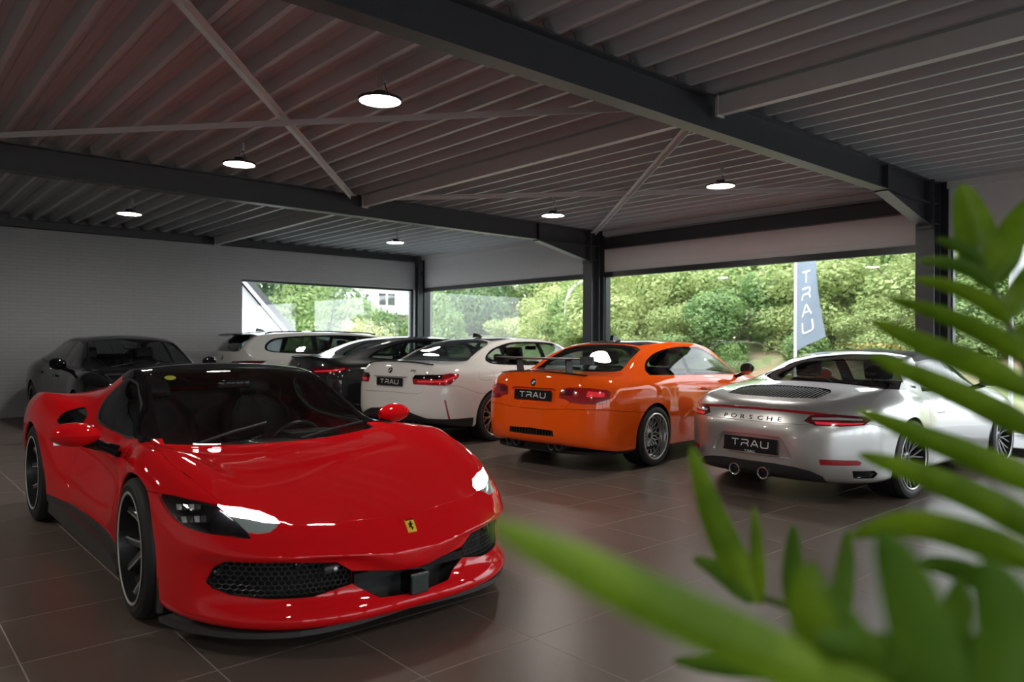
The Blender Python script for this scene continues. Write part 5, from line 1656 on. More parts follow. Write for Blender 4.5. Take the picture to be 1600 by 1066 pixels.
def build_white():
    S = white_spec()
    B, root = start('white', S, 'white four-door saloon with black roof and bronze wheels', 1.4285, .368, .374, .34)
    sedan_common(B, [(-1.84, -.01), (-1.83, .25), (-1.80, .45), (-1.75, .60), (-1.70, .655), (-1.18, .56), (-1.06, .45), (-1.01, .25), (-1.0, -.01)])
    B.cut([(-.98, -.01), (-.98, .3), (-1.02, .48), (-.9, .51), (-.4, .53), (.2, .535), (.36, .4), (.375, -.01)], 'top', {4}, 'roof_panel', mat='carbon', gap=.001)
    windows(B, SED_DLO, SED_PANES, 'glass_tint')
    lt = [(-2.48, .42, .87), (-2.47, .46, .915), (-2.30, .79, .925), (-2.21, .84, .94), (-2.09, .885, .93), (-2.11, .895, .895), (-2.23, .87, .80), (-2.30, .82, .785), (-2.48, .44, .795)]
    h = B.cut(lt, AR, {1, 2}, 'tail_light', cond=rear, mat='lamp_red', pair=True, gap=.0012, rim=.012)
    B.cut([(-2.48, .42, .87), (-2.47, .46, .915), (-2.30, .79, .925), (-2.31, .79, .868), (-2.48, .43, .862)], AR, {1, 2}, 'lamp_smoked_panel', cond=rear, mat='gloss_black', pair=True, over={h}, gap=.0005, rim=.002)
    B.cut([(-2.46, .50, .845), (-2.30, .80, .848), (-2.13, .885, .915), (-2.12, .888, .895), (-2.28, .82, .825), (-2.46, .50, .822)], AR, {1, 2}, 'lamp_segment', cond=rear, mat='lamp_bright', pair=True, over={h}, gap=.0005, rim=.002)
    li = B.cut([(-.01, 1.2), (.66, 1.2), (.65, 1.02), (.64, .93), (.63, .80), (.60, .71), (.52, .672), (.2, .68), (-.01, .685)], 'end', {2, 3, 4}, 'boot_lid', cond=lambda f: f.calc_center_median().x < -2.0)
    B.cut([(-.01, .885), (.33, .885), (.36, .75), (-.01, .745)], 'end', {2}, 'plate_recess', cond=rear, over={li}, under=('plate_recess', 'paint_white', .02), only_under=True)
    B.cut([(-2.305, .828, .60), (-2.285, .84, .60), (-2.225, .86, .355), (-2.245, .85, .355)], AR, {1, 2}, 'reflector', cond=rear, mat='lamp_red', pair=True, gap=.0005)
    B.cut([(-.01, .47), (.35, .45), (.48, .41), (.64, .36), (.96, .35), (.96, -.1), (-.01, -.1)], 'end', {1, 2}, 'diffuser', cond=lambda f: f.calc_center_median().x < -1.85, mat='satin_black')
    B.cut([(-1.3, .655), (-1.56, .655), (-1.76, .665), (-2.12, .775), (-2.6, .80), (-2.6, -.1), (-1.3, -.1)], 'side', {1, 2}, 'rear_bumper')
    B.cut(smooth_poly([(-1.70, .975), (-1.47, .97), (-1.49, .845), (-1.73, .85)], 3), 'side', {1}, 'fuel_flap', pair=True)
    sedan_doors(B)
    B.cut([(-.98, .265), (.98, .255), (.98, -.1), (-.98, -.1)], 'side', {1}, 'side_skirt', mat='satin_black', pair=True)
    B.emit(root, 'paint_white')
    rear_plate(B, root, .815, lift=-.006, tilt=.06)
    rear_badge(B, root, .965, .036, True)
    p, n = surf(B, 0, -.42, .965); n = Vector((n.x, n.y, n.z)); u = Vector((0, -1, 0)); u = (u - n * u.dot(n)).normalized()
    text_mesh('model_badge', 'M3', .05, 'letter_dark', .002, 1.3, M_=frame_m(p + n * .002, u, n.cross(u)), parent=root)
    exhaust(root, [(-2.44, s * (.40 + d), .30) for s in (-1, 1) for d in (-.055, .055)], .045, .16, 'satin_black')
    for y in (-.24, -.08, .08, .24): MB().prism([(-2.46, .22), (-2.2, .16), (-2.2, .30), (-2.46, .34)], y - .006, y + .006, 'y').build('diffuser_fin', 'satin_black', root)
    edge_strip(B, root, 'boot_spoiler', 'satin_black', .66, .020, .012)
    fin(root, -.78, 1.425)
    handles(root, [(.05, .885, .865), (-.92, .90, .885)], 'paint_white')
    side_mirror(root, .86, .88, 1.05, 'gloss_black', L=.18, H_=.14, D=.11)
    finish(B, root, 1.4285, [dict(R=.34, w=.28, rim=.262, style='yspoke', et=.02)], (.80, .805), .34, .34, .378, .90, .20)
    interior(root, S, [(.05, .38, .25), (.05, -.38, .25), (-.85, .36, .29), (-.85, -.36, .29)], 1.12, .95, .78, -1.35, .27)
    MB().box((-1.80, -.62, .60), (-1.22, .62, 1.03), .03).build('parcel_shelf', 'dash', root)
    B.free()

# ------------------------------------------------------------------ dark fastback
def build_graphite():
    S = fastback_spec()
    B, root = start('graphite', S, 'dark graphite fastback saloon between the white saloon and the pale estate', 1.4285, .366, .372, .34)
    sedan_common(B, [(-2.06, -.01), (-2.05, .3), (-2.0, .50), (-1.92, .60), (-1.20, .545), (-1.10, .40), (-1.07, -.01)])
    dlo = smooth_poly([(1.0, .985), (.3, .99), (-.6, 1.012), (-1.30, 1.045), (-1.60, 1.075), (-1.63, 1.10), (-1.42, 1.20), (-1.05, 1.305), (-.75, 1.348), (-.39, 1.365), (.12, 1.352), (.38, 1.312), (.70, 1.155)], 4, (0,))
    windows(B, dlo, [SED_PANES[0], [(-.14, 1.010), (-.13, 1.344), (-.40, 1.348), (-.73, 1.332), (-.95, 1.29), (-1.02, 1.035), (-.6, 1.025)], smooth_poly([(-1.07, 1.05), (-1.30, 1.06), (-1.56, 1.085), (-1.57, 1.10), (-1.40, 1.19), (-1.02, 1.28)], 3, (0, 5))], 'glass_tint')
    lt = [(-2.48, .44, .86), (-2.47, .48, .93), (-2.30, .79, .945), (-2.15, .87, .94), (-2.04, .895, .92), (-2.12, .895, .885), (-2.24, .865, .835), (-2.30, .82, .83), (-2.48, .46, .83)]
    h = B.cut(lt, AR, {1, 2}, 'tail_light', cond=rear, mat='lamp_red_dark', pair=True, gap=.0012, rim=.012)
    B.cut([(-2.46, .50, .88), (-2.30, .80, .90), (-2.14, .88, .925), (-2.13, .885, .91), (-2.28, .82, .875), (-2.46, .50, .86)], AR, {1, 2}, 'lamp_segment', cond=rear, mat='lamp_bright', pair=True, over={h}, gap=.0005, rim=.002)
    B.cut([(-.01, 1.2), (.62, 1.2), (.62, 1.02), (.60, .80), (.55, .72), (-.01, .70)], 'end', {2, 3, 4}, 'boot_lid', cond=lambda f: f.calc_center_median().x < -2.08)
    B.cut([(-1.3, .655), (-1.76, .665), (-2.12, .775), (-2.6, .80), (-2.6, -.1), (-1.3, -.1)], 'side', {1, 2}, 'rear_bumper')
    sedan_doors(B)
    B.emit(root, 'paint_graphite')
    rear_plate(B, root, .62)
    rear_badge(B, root, .97, .036, True)
    edge_strip(B, root, 'boot_spoiler', 'gloss_black', .66, .02, .012)
    handles(root, [(.05, .885, .865), (-.92, .90, .885)], 'gloss_black')
    side_mirror(root, .86, .88, 1.05, 'gloss_black', L=.18, H_=.14, D=.11)
    finish(B, root, 1.4285, [dict(R=.34, w=.26, rim=.255, style='twin', et=.02)], (.79, .80), .34, .34, .376, .90, .20)
    interior(root, S, [(.05, .38, .25), (.05, -.38, .25), (-.85, .36, .27), (-.85, -.36, .27)], 1.12, .95, .78, -1.4, .27)
    B.free()

# ------------------------------------------------------------------ pale estate
def build_wagon():
    S = wagon_spec()
    B, root = start('wagon', S, 'pale grey estate car with roof spoiler below the brick wall window', 1.4285, .366, .372, .34, 1.055)
    B.cut([(-2.445, -.01), (-2.44, .3), (-2.43, .52), (-2.40, .60), (-2.20, .545), (-2.155, .40), (-2.15, -.01)], 'top', {3, 4}, 'rear_window', mat='glass_dark', rim=.004)
    B.cut([(1.20, -.01), (1.18, .3), (1.13, .5), (1.05, .655), (.44, .57), (.41, .35), (.395, -.01)], 'top', {4}, 'windscreen', mat='glass_tint', rim=.004)
    dlo = smooth_poly([(1.0, .985), (.3, .99), (-.6, 1.012), (-1.5, 1.05), (-1.92, 1.085), (-2.0, 1.15), (-1.93, 1.25), (-1.72, 1.33), (-1.0, 1.378), (-.39, 1.385), (.12, 1.362), (.38, 1.318), (.70, 1.155)], 4, (0,))
    windows(B, dlo, [SED_PANES[0], [(-.14, 1.010), (-.13, 1.358), (-.40, 1.366), (-1.0, 1.360), (-1.04, 1.035), (-.6, 1.025)], smooth_poly([(-1.12, 1.05), (-1.5, 1.068), (-1.89, 1.10), (-1.96, 1.15), (-1.89, 1.24), (-1.70, 1.312), (-1.11, 1.355)], 3, (0, 6))], 'glass_dark')
    lt = [(-2.48, .42, .88), (-2.47, .46, .915), (-2.30, .79, .93), (-2.15, .87, .93), (-2.04, .895, .93), (-2.10, .895, .89), (-2.24, .865, .86), (-2.48, .44, .85)]
    B.cut(lt, AR, {1, 2}, 'tail_light', cond=rear, mat='lamp_red_dark', pair=True, gap=.0012, rim=.012)
    B.cut([(-.01, 1.34), (.63, 1.1), (.66, .92), (.62, .74), (-.01, .72)], 'end', {2, 3, 4}, 'tailgate', cond=lambda f: f.calc_center_median().x < -2.18)
    sedan_doors(B)
    B.emit(root, 'paint_grey')
    rear_plate(B, root, .80); rear_badge(B, root, .97, .036, True)
    sp = MB(); P = []
    for y in np.linspace(-.60, .60, 13):
        q = .02 * (y / .6) ** 2
        P.append([(-2.08, y, 1.405 - q), (-2.25, y, 1.408 - q), (-2.36, y, 1.40 - q), (-2.355, y, 1.385 - q), (-2.2, y, 1.37 - q)])
    sp.grid(P); sp.build('roof_spoiler', 'gloss_black', root, smooth=True)
    for s in (-1, 1):
        MB().tube([(-1.95, s * .60, 1.40), (-1.8, s * .605, 1.432), (-.8, s * .60, 1.452), (.1, s * .59, 1.43), (.25, s * .585, 1.40)], .013, 8).build('roof_rail', 'gloss_black', root, smooth=True)
    MB().tube([(-2.42, -.16, 1.135), (-2.36, .1, 1.18)], .008, 6).build('wiper', 'satin_black', root)
    fin(root, -1.8, 1.455)
    handles(root, [(.05, .885, .865), (-.92, .90, .885)], 'paint_grey')
    side_mirror(root, .86, .88, 1.05, 'gloss_black', L=.18, H_=.14, D=.11)
    finish(B, root, 1.4285, [dict(R=.34, w=.26, rim=.255, style='twin', et=.02)], (.79, .80), .34, .34, .376, .90, .20)
    interior(root, S, [(.05, .38, .27), (.05, -.38, .27), (-.85, .36, .29), (-.85, -.36, .29)], 1.12, .95, .78, -2.2, .27)
    B.free()

# ------------------------------------------------------------------ black saloon facing us
def build_black():
    S = black_spec()
    B, root = start('black', S, 'black four-door sports saloon parked nose out against the brick wall', 1.475, .37, .375, .345)
    B.cut([(1.235, -.01), (1.21, .3), (1.15, .5), (1.07, .655), (.44, .565), (.39, .35), (.37, -.01)], 'top', {4}, 'windscreen', mat='glass_screen', rim=.004)
    B.cut([(-2.15, -.01), (-2.12, .3), (-2.02, .50), (-1.20, .52), (-1.12, .35), (-1.1, -.01)], 'top', {4}, 'rear_window', mat='glass_dark', rim=.004)
    dlo = smooth_poly([(1.02, .96), (.3, .962), (-.6, .99), (-1.2, 1.02), (-1.55, 1.07), (-1.45, 1.15), (-1.1, 1.27), (-.7, 1.335), (-.3, 1.35), (.12, 1.338), (.40, 1.295), (.72, 1.13)], 4, (0,))
    windows(B, dlo, [[(-.10, .98), (-.09, 1.33), (.12, 1.32), (.38, 1.275), (.70, 1.11), (.92, .98), (.3, .98)], smooth_poly([(-.17, .985), (-.6, 1.005), (-1.2, 1.035), (-1.48, 1.075), (-1.42, 1.135), (-1.08, 1.25), (-.7, 1.315), (-.16, 1.333)], 3, (0, 7))], 'glass_dark')
    fr = lambda f: f.calc_center_median().x > 1.5
    hl = [(1.86, .905, .74), (1.88, .84, .80), (2.05, .72, .765), (2.20, .58, .70), (2.28, .50, .63), (2.24, .60, .59), (2.10, .78, .61), (1.96, .88, .65)]
    B.cut(hl, radians(38), {0, 1, 3, 4}, 'headlight', cond=fr, mat='glass_lamp', pair=True, under=('lamp_housing', 'satin_black', .02), rim=.01)
    B.cut([(1.27, -.01), (1.25, .3), (1.19, .52), (1.12, .68), (1.25, .74), (1.7, .70), (2.0, .60), (2.2, .42), (2.28, .2), (2.30, -.01)], 'top', {3, 4, 0}, 'bonnet', cond=lambda f: f.calc_center_median().z > .6)
    B.cut([(-.6, .48), (.6, .48), (.62, .36), (.5, .28), (-.5, .28)], 'end', {0}, 'front_grille', cond=fr, mat='matt_black')
    B.cut([(-.13, .965), (-.15, .6), (-.1, .27), (.9, .26), (1.06, .5), (1.06, .84), (1.0, .95)], 'side', {1, 3}, 'front_door', pair=True)
    B.cut([(-.14, .965), (-.16, .6), (-.11, .27), (-.85, .27), (-1.05, .45), (-1.2, .78), (-1.25, 1.0)], 'side', {1, 3}, 'rear_door', pair=True)
    B.emit(root, 'paint_black')
    handles(root, [(.02, .90, .84), (-.98, .915, .86)], 'gloss_black')
    side_mirror(root, .80, .90, 1.02, 'gloss_black', L=.20, H_=.15, D=.12)
    for a_, b_ in (((1.2, -.45, .985), (1.02, .05, 1.06)), ((1.22, .1, .985), (1.05, .55, 1.04))):
        MB().tube([a_, b_], .008, 6).build('wiper', 'satin_black', root)
    finish(B, root, 1.475, [dict(R=.35, w=.28, rim=.265, style='twin', et=.02)], (.80, .81), .35, .345, .38, .92, .19)
    interior(root, S, [(.0, .40, .22), (.0, -.40, .22), (-.95, .38, .24), (-.95, -.38, .24)], 1.15, .92, .80, -1.6, .24)
    B.free()

# ------------------------------------------------------------------ silver convertible
def build_silver():
    S = silver_spec()
    B, root = start('silver', S, 'silver rear-engined sports car with black folding roof beside the palm', 1.225, .352, .368, .34)
    g = [(-1.455, -.01), (-1.45, .3), (-1.42, .48), (-1.375, .62), (-1.32, .76), (-1.0, .76), (-.62, .64), (-.56, .50), (-.47, .3), (-.44, -.01)]
    rw = B.cut([(-1.455, -.01), (-1.45, .3), (-1.42, .48), (-1.38, .62), (-.60, .62), (-.53, .45), (-.47, .25), (-.45, -.01)], 'top', {4}, 'rear_window', mat='glass_dark', rim=.004)
    B.cut([(-1.40, .952), (-1.02, .935), (-.94, 1.0), (-.80, 1.10), (-.62, 1.195), (-.60, 1.30), (-1.45, 1.30)], 'side', {3}, 'rear_window', mat='glass_dark', rim=.004, pid=rw)
    B.cut([(1.035, -.01), (1.02, .3), (.97, .5), (.92, .615), (.45, .535), (.435, .3), (.43, -.01)], 'top', {4}, 'windscreen', mat='glass_tint', rim=.004)
    B.cut([(-.38, 1.40), (-.40, 1.175), (.0, 1.198), (.36, 1.175), (.43, 1.17), (.44, 1.40)], 'side', {3, 4}, 'soft_top', mat='matt_black', gap=.001)
    dlo = smooth_poly([(.88, .875), (.3, .885), (-.66, .905), (-.62, .96), (-.50, 1.10), (-.38, 1.172), (0, 1.195), (.36, 1.17), (.66, 1.01)], 3, (0, 2, 5))
    windows(B, dlo, [[(.80, .892), (.3, .90), (-.62, .92), (-.57, .98), (-.46, 1.09), (-.36, 1.155), (0, 1.178), (.35, 1.152), (.64, .995)]], 'glass_tint')
    lt = [(-2.25, .46, .705), (-2.21, .50, .755), (-2.13, .65, .768), (-1.94, .83, .748), (-1.89, .855, .72), (-1.96, .83, .682), (-2.10, .70, .672), (-2.23, .55, .672)]
    h = B.cut(lt, AR, {1, 2}, 'tail_light', cond=rear, mat='lamp_red_dark', pair=True, gap=.0012, rim=.012)
    B.cut([(-2.23, .52, .735), (-2.10, .68, .742), (-1.96, .82, .73), (-1.97, .815, .718), (-2.11, .67, .722), (-2.23, .52, .718)], AR, {1, 2}, 'lamp_segment', cond=rear, mat='led_dim', pair=True, over={h}, gap=.0004, rim=.002)
    B.cut([(-2.23, .54, .705), (-2.10, .70, .70), (-1.96, .83, .70), (-1.98, .82, .688), (-2.11, .69, .682), (-2.22, .55, .682)], AR, {1, 2}, 'lamp_segment', cond=rear, mat='lamp_bright', pair=True, over={h}, gap=.0004, rim=.002)
    B.cut([(-.01, .788), (.3, .786), (.50, .778), (.62, .769), (.62, .752), (.50, .758), (.3, .768), (-.01, .770)], 'end', {2, 3, 4}, 'light_bar', cond=rear, mat='lamp_red', gap=.0006)
    el = B.cut([(-1.475, -.01), (-1.47, .35), (-1.49, .55), (-1.75, .62), (-2.05, .62), (-2.14, .50), (-2.20, .3), (-2.215, -.01)], 'top', {3, 4}, 'engine_lid', cond=lambda f: f.calc_center_median().z > .79)
    vp = [(-1.645, -.01), (-1.66, .30), (-1.69, .40), (-1.77, .45), (-2.00, .44), (-2.05, .25), (-2.06, -.01)]
    B.cut(vp, 'top', {3, 4}, 'engine_vent', over={el}, under=('vent_well', 'deep_black', .03), only_under=True)
    B.cut([(-.01, .555), (.27, .555), (.30, .54), (.39, .385), (-.01, .38)], 'end', {2}, 'plate_recess', cond=rear, under=('plate_recess', 'paint_silver', .03), only_under=True)
    B.cut([(-2.24, .59, .395), (-2.02, .805, .392), (-1.985, .82, .372), (-2.0, .81, .352), (-2.235, .595, .352)], AR, {1, 2}, 'reflector', cond=rear, mat='lamp_red', pair=True, gap=.0006)
    B.cut([(-2.05, .775, .305), (-1.86, .865, .30), (-1.81, .87, .272), (-1.86, .862, .238), (-2.03, .775, .238)], AR, {1, 2}, 'bumper_vent', cond=rear, pair=True, under=('vent_opening', 'gloss_black', .03), only_under=True)
    B.cut([(-.01, .325), (.23, .328), (.40, .316), (.52, .292), (.60, .25), (.62, .15), (-.01, .1)], 'end', {1, 2}, 'diffuser', cond=rear, mat='satin_black')
    B.cut([(-1.3, .60), (-1.62, .615), (-1.90, .69), (-2.6, .66), (-2.6, -.1), (-1.3, -.1)], 'side', {1, 2}, 'rear_bumper')
    B.cut([(-.66, .90), (-.74, .72), (-.68, .48), (-.56, .26), (.74, .25), (.88, .45), (.88, .72), (.84, .868), (.3, .88)], 'side', {1, 3}, 'door', pair=True)
    B.emit(root, 'paint_silver')
    for k in range(25):
        y = -.42 + k * .035
        a = -1.66 if abs(y) < .32 else -1.70 - (abs(y) - .32) * .5
        b = -2.045 if abs(y) < .25 else -2.045 + (abs(y) - .25) * .22
        p0, _ = surf(B, a, y); p1, _ = surf(B, (a + b) / 2, y); p2, _ = surf(B, b, y)
        m = MB(); m.grid([[(q.x, y + d, q.z - (.003 if i == 0 else .022)) for i, d in ((0, -.006), (0, .006), (1, .006))] for q in (p0, p1, p2)])
        m.build('vent_slat', 'slat_grey', root, fix=False)
    rear_plate(B, root, .475, lift=-.018, small=True, tilt=.06)
    # widely spaced capitals below the light bar
    for k, ch in enumerate('PORSCHE'):
        y = (3 - k) * .088
        p, n = surf(B, 0, y if abs(y) > .004 else .004, .70)
        u = Vector((0, -1, 0)); u = (u - n * u.dot(n)).normalized()
        text_mesh('letter', ch, .052, 'letter_dark', .002, 1.55, M_=frame_m(p + n * .002, u, n.cross(u)), parent=root)
    p, n = Vector((-.80, -.785, .955)), Vector((.05, -1, .28)).normalized()
    l, nn, i_, t = B.tree.ray_cast(Vector((-.82, 3, .955)), Vector((0, -1, 0)))
    if l is not None:
        nn = Vector((nn.x, -abs(nn.y), abs(nn.z))); u = Vector((1, 0, 0)); u = (u - nn * u.dot(nn)).normalized()
        text_mesh('side_script', 'Targa', .045, 'letter_dark', .001, 1.1, M_=frame_m(Vector((l.x, -l.y, l.z)) + nn * .002, u, nn.cross(u)), shear=.3, parent=root)
    exhaust(root, [(-2.345, s * .14, .238) for s in (-1, 1)], .048, .14, 'rim_silver')
    handles(root, [(-.42, .832, .705)], 'paint_silver')
    side_mirror(root, .72, .80, .975, 'paint_silver', L=.19, H_=.13, D=.11)
    finish(B, root, 1.225, [dict(R=.335, w=.25, rim=.262, style='twin', et=.02), dict(R=.343, w=.305, rim=.262, style='twin', et=.02)], (.755, .772), .339, .34, .374, .87, .19)
    interior(root, S, [(-.25, .36, .16), (-.25, -.36, .16)], .98, .84, .72, -1.2, .2)
    MB().box((-1.35, -.60, .55), (-.85, .60, .90), .05).build('rear_shelf', 'dash', root)
    B.free()

for f_ in (build_orange, build_white, build_graphite, build_wagon, build_black, build_silver): f_()
# =================================================================== OUTSIDE
def leaf_mat(name, c0, c1, trans=.35, rough=.5):
    m, n, l, b = _mat(name)
    tc = n.new('ShaderNodeTexCoord'); no = n.new('ShaderNodeTexNoise'); no.inputs['Scale'].default_value = 1.6; no.inputs['Detail'].default_value = 6
    l.new(tc.outputs['Object'], no.inputs['Vector'])
    oi = n.new('ShaderNodeObjectInfo'); mm = n.new('ShaderNodeMath'); mm.operation = 'MULTIPLY_ADD'; mm.inputs[1].default_value = .35
    l.new(oi.outputs['Random'], mm.inputs[0]); l.new(no.outputs['Fac'], mm.inputs[2])
    rp = n.new('ShaderNodeValToRGB')
    rp.color_ramp.elements[0].position = .42; rp.color_ramp.elements[0].color = (*c0, 1)
    rp.color_ramp.elements[1].position = .88; rp.color_ramp.elements[1].color = (*c1, 1)
    l.new(mm.outputs[0], rp.inputs['Fac'])
    l.new(rp.outputs['Color'], b.inputs['Base Color'])
    b.inputs['Roughness'].default_value = rough
    tr = n.new('ShaderNodeBsdfTranslucent'); l.new(rp.outputs['Color'], tr.inputs['Color'])
    mx = n.new('ShaderNodeMixShader'); mx.inputs['Fac'].default_value = trans
    out = n['Material Output']
    l.new(b.outputs['BSDF'], mx.inputs[1]); l.new(tr.outputs['BSDF'], mx.inputs[2]); l.new(mx.outputs['Shader'], out.inputs['Surface'])
    return m
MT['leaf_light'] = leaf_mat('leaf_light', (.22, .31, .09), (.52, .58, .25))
MT['leaf_mid'] = leaf_mat('leaf_mid', (.13, .24, .07), (.34, .45, .16))
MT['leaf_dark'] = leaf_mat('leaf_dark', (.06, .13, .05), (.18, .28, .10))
MT['leaf_cream'] = leaf_mat('leaf_cream', (.38, .42, .16), (.75, .74, .45))
MT['bark'] = pm('bark', (.10, .075, .055), .9, bump=.5, bscale=30)
MT['render_white'] = pm('render_white', (.85, .85, .86), .8)
MT['roof_tile'] = pm('roof_tile', (.075, .078, .085), .6, bump=.5, bscale=14)
MT['house_brick'] = pm('house_brick', (.30, .20, .14), .85, var=.2, scale=20)
MT['lap_white'] = pm('lap_white', (.78, .79, .82), .6)
MT['asphalt'] = pm('asphalt', (.34, .34, .345), .85, var=.15, scale=3, bump=.3, bscale=120)
MT['flag_grey'] = pm('flag_grey', (.24, .29, .36), .8)
MT['pole_white'] = pm('pole_white', (.80, .80, .80), .4)

def bank_mat():
    m, n, l, b = _mat('earth_bank')
    tc = n.new('ShaderNodeTexCoord'); no = n.new('ShaderNodeTexNoise'); no.inputs['Scale'].default_value = 1.2; no.inputs['Detail'].default_value = 8
    l.new(tc.outputs['Object'], no.inputs['Vector'])
    rp = n.new('ShaderNodeValToRGB')
    rp.color_ramp.elements[0].position = .38; rp.color_ramp.elements[0].color = (.16, .23, .08, 1)
    rp.color_ramp.elements[1].position = .62; rp.color_ramp.elements[1].color = (.30, .22, .15, 1)
    l.new(no.outputs['Fac'], rp.inputs['Fac']); l.new(rp.outputs['Color'], b.inputs['Base Color'])
    bp = n.new('ShaderNodeBump'); bp.inputs['Strength'].default_value = .8; bp.inputs['Distance'].default_value = .1
    l.new(no.outputs['Fac'], bp.inputs['Height']); l.new(bp.outputs['Normal'], b.inputs['Normal'])
    b.inputs['Roughness'].default_value = .9
    return m
MT['bank'] = bank_mat()

g = MB().box((-60, -60, -.3), (90, 110, -.21)).build('ground', 'asphalt'); tag(g, 'grey paved ground outside the windows', kind='structure')
# earth bank beyond the window wall
P = []
for y in np.linspace(1.0, 75, 50):
    row = []
    for k, (x, z) in enumerate(((13.6, -.21), (14.6, .25), (15.8, .95), (17.2, 1.35), (20, 1.8), (26, 2.4), (36, 3.0))):
        w = .25 * sin(y * .7 + k) + .18 * sin(y * 1.9 + 2 * k)
        xx = x + .6 * w + max(0, (y - 20)) * .18
        row.append((xx, y, z + (.25 * w if 0 < k else 0)))
    P.append(row)
bk = MB().grid(P).build('bank', 'bank', smooth=True, fix=False); tag(bk, 'earth bank with patches of grass behind the shrubs', kind='structure')

def foliage_mesh(seed, n, rx, rz, leaf, lumps=16, name='foliage', up=.25):
    """leaves scattered over a heap of lumps; unit-free, base of the crown at z=0"""
    rg = np.random.default_rng(seed)
    C_ = []
    for k in range(lumps):
        a = rg.uniform(0, 2 * pi); h = rg.uniform(.12, .92)
        rad = rx * .72 * sqrt(max(0.05, 1 - ((h - .4) / .62) ** 2)) * sqrt(rg.uniform(0.1, 1))
        C_.append((rad * cos(a), rad * sin(a), h * rz, rx * rg.uniform(.28, .46)))
    C_ = np.array(C_)
    k = rg.integers(0, lumps, n)
    d = rg.normal(size=(n, 3)); d /= np.linalg.norm(d, axis=1)[:, None]
    rr = C_[k, 3] * rg.uniform(.72, 1.06, n)
    p = C_[k, :3] + d * rr[:, None] * np.array([1, 1, .8])
    p[:, 2] = np.maximum(p[:, 2], .02 * rz)
    nrm = d + rg.normal(size=(n, 3)) * .55 + np.array([0, 0, up]); nrm /= np.linalg.norm(nrm, axis=1)[:, None]
    t = np.cross(nrm, rg.normal(size=(n, 3))); t /= np.linalg.norm(t, axis=1)[:, None]
    b = np.cross(nrm, t)
    s = leaf * rg.uniform(.6, 1.3, n)[:, None]
    # diamond leaf folded along its rib
    v = np.stack([p - t * s * .5, p + b * s * .26 - nrm * s * .07, p + t * s * .55, p - b * s * .26 - nrm * s * .07], 1).reshape(-1, 3)
    i = np.arange(n) * 4
    f = np.concatenate([np.stack([i, i + 1, i + 2], 1), np.stack([i, i + 2, i + 3], 1)], 0)
    me = bpy.data.meshes.new(name)
    me.vertices.add(len(v)); me.vertices.foreach_set('co', v.ravel())
    me.loops.add(len(f) * 3); me.loops.foreach_set('vertex_index', f.ravel())
    me.polygons.add(len(f)); me.polygons.foreach_set('loop_start', np.arange(len(f)) * 3); me.polygons.foreach_set('loop_total', np.full(len(f), 3))
    me.update(calc_edges=True)
    return me

def trunk_mesh(seed, h, spread):
    rg = random.Random(seed); mb = MB()
    for k in range(5):
        a = rg.uniform(0, 2 * pi); e = rg.uniform(.4, 1) * spread
        pts = [(0.05 * cos(a), .05 * sin(a), -.3), (e * .2 * cos(a), e * .2 * sin(a), h * .3), (e * .6 * cos(a + .2), e * .6 * sin(a + .2), h * .6), (e * cos(a), e * sin(a), h * .85)]
        mb.tube(pts, [.05, .04, .028, .012], 6)
    return mb.mesh('stems', 'bark', True)

FOL = {}
for mname, n, lf in (('leaf_light', 9000, .15), ('leaf_mid', 9000, .15), ('leaf_dark', 8000, .17), ('leaf_cream', 4500, .13)):
    FOL[mname] = [foliage_mesh(hash(mname) % 1 + 11 * k + len(mname), n, 1.9, 2.9, lf) for k in range(2)]
    for me in FOL[mname]: me.materials.append(MT[mname])
TRK = [trunk_mesh(k, 2.6, 1.2) for k in range(2)]

def shrub(x, y, z, sc, mat, k, lab, cat='shrub', group='shrubs on the bank', rz=0.0, sz=1.0, name='shrub'):
    root = empty(name, (x, y, z), rz); tag(root, lab, cat, group)
    f = inst('foliage', FOL[mat][k % 2], root); f.scale = (sc, sc, sc * sz)
    t = inst('stems', TRK[k % 2], root); t.scale = (sc, sc, sc * sz)
    return root

# the hedge row on the bank seen through the window wall
SH = []
ys = [4.2, 6.3, 8.4, 10.4, 12.4, 14.6, 17.0, 19.6]
wd = ['behind the palm fronds', 'right of the grey flag', 'directly behind the grey flag', 'left of the grey flag', 'above the orange coupe roof', 'beside the middle column', 'behind the street lamp', 'behind the white sedan roof']
for i, y in enumerate(ys):
    shrub(17.6 + .5 * sin(i * 2.1) + max(0, y - 14) * .2, y, 1.25, .92 + .1 * sin(i * 1.7), 'leaf_light' if i % 3 else 'leaf_mid', i, 'pale green leafy shrub on the bank ' + wd[i], rz=i * 1.3, sz=.82)
ys2 = [5.0, 7.6, 10.2, 13.0, 16.0, 19.5, 23.5, 28]
wd2 = ['behind the palm', 'tall above the flag', 'left of the flag', 'above the orange coupe', 'seen beside the middle column', 'behind the street lamp', 'left of the street lamp', 'at the far window corner']
for i, y in enumerate(ys2):
    shrub(21.5 + .6 * sin(i * 1.3) + max(0, y - 14) * .25, y, 1.7, 1.28 + .12 * sin(i * 2.9), 'leaf_mid' if i % 2 else 'leaf_light', i + 1, 'taller green tree in the second row ' + wd2[i], 'tree', 'trees behind the shrubs', rz=i * 2.1, sz=1.0 if i != 1 else .9, name='tree')
for i, y in enumerate((2.5, 9.0, 12.0, 18.0, 26.0)):
    shrub(25.5 + max(0, y - 14) * .3, y, 2.2, 1.7, 'leaf_dark', i, ['dark tree behind the palm', 'dark tree far behind the flag', 'dark tree above the orange coupe', 'dark tree behind the street lamp', 'dark tree at the far corner'][i], 'tree', 'dark trees at the back', rz=i, name='tree', sz=.85)
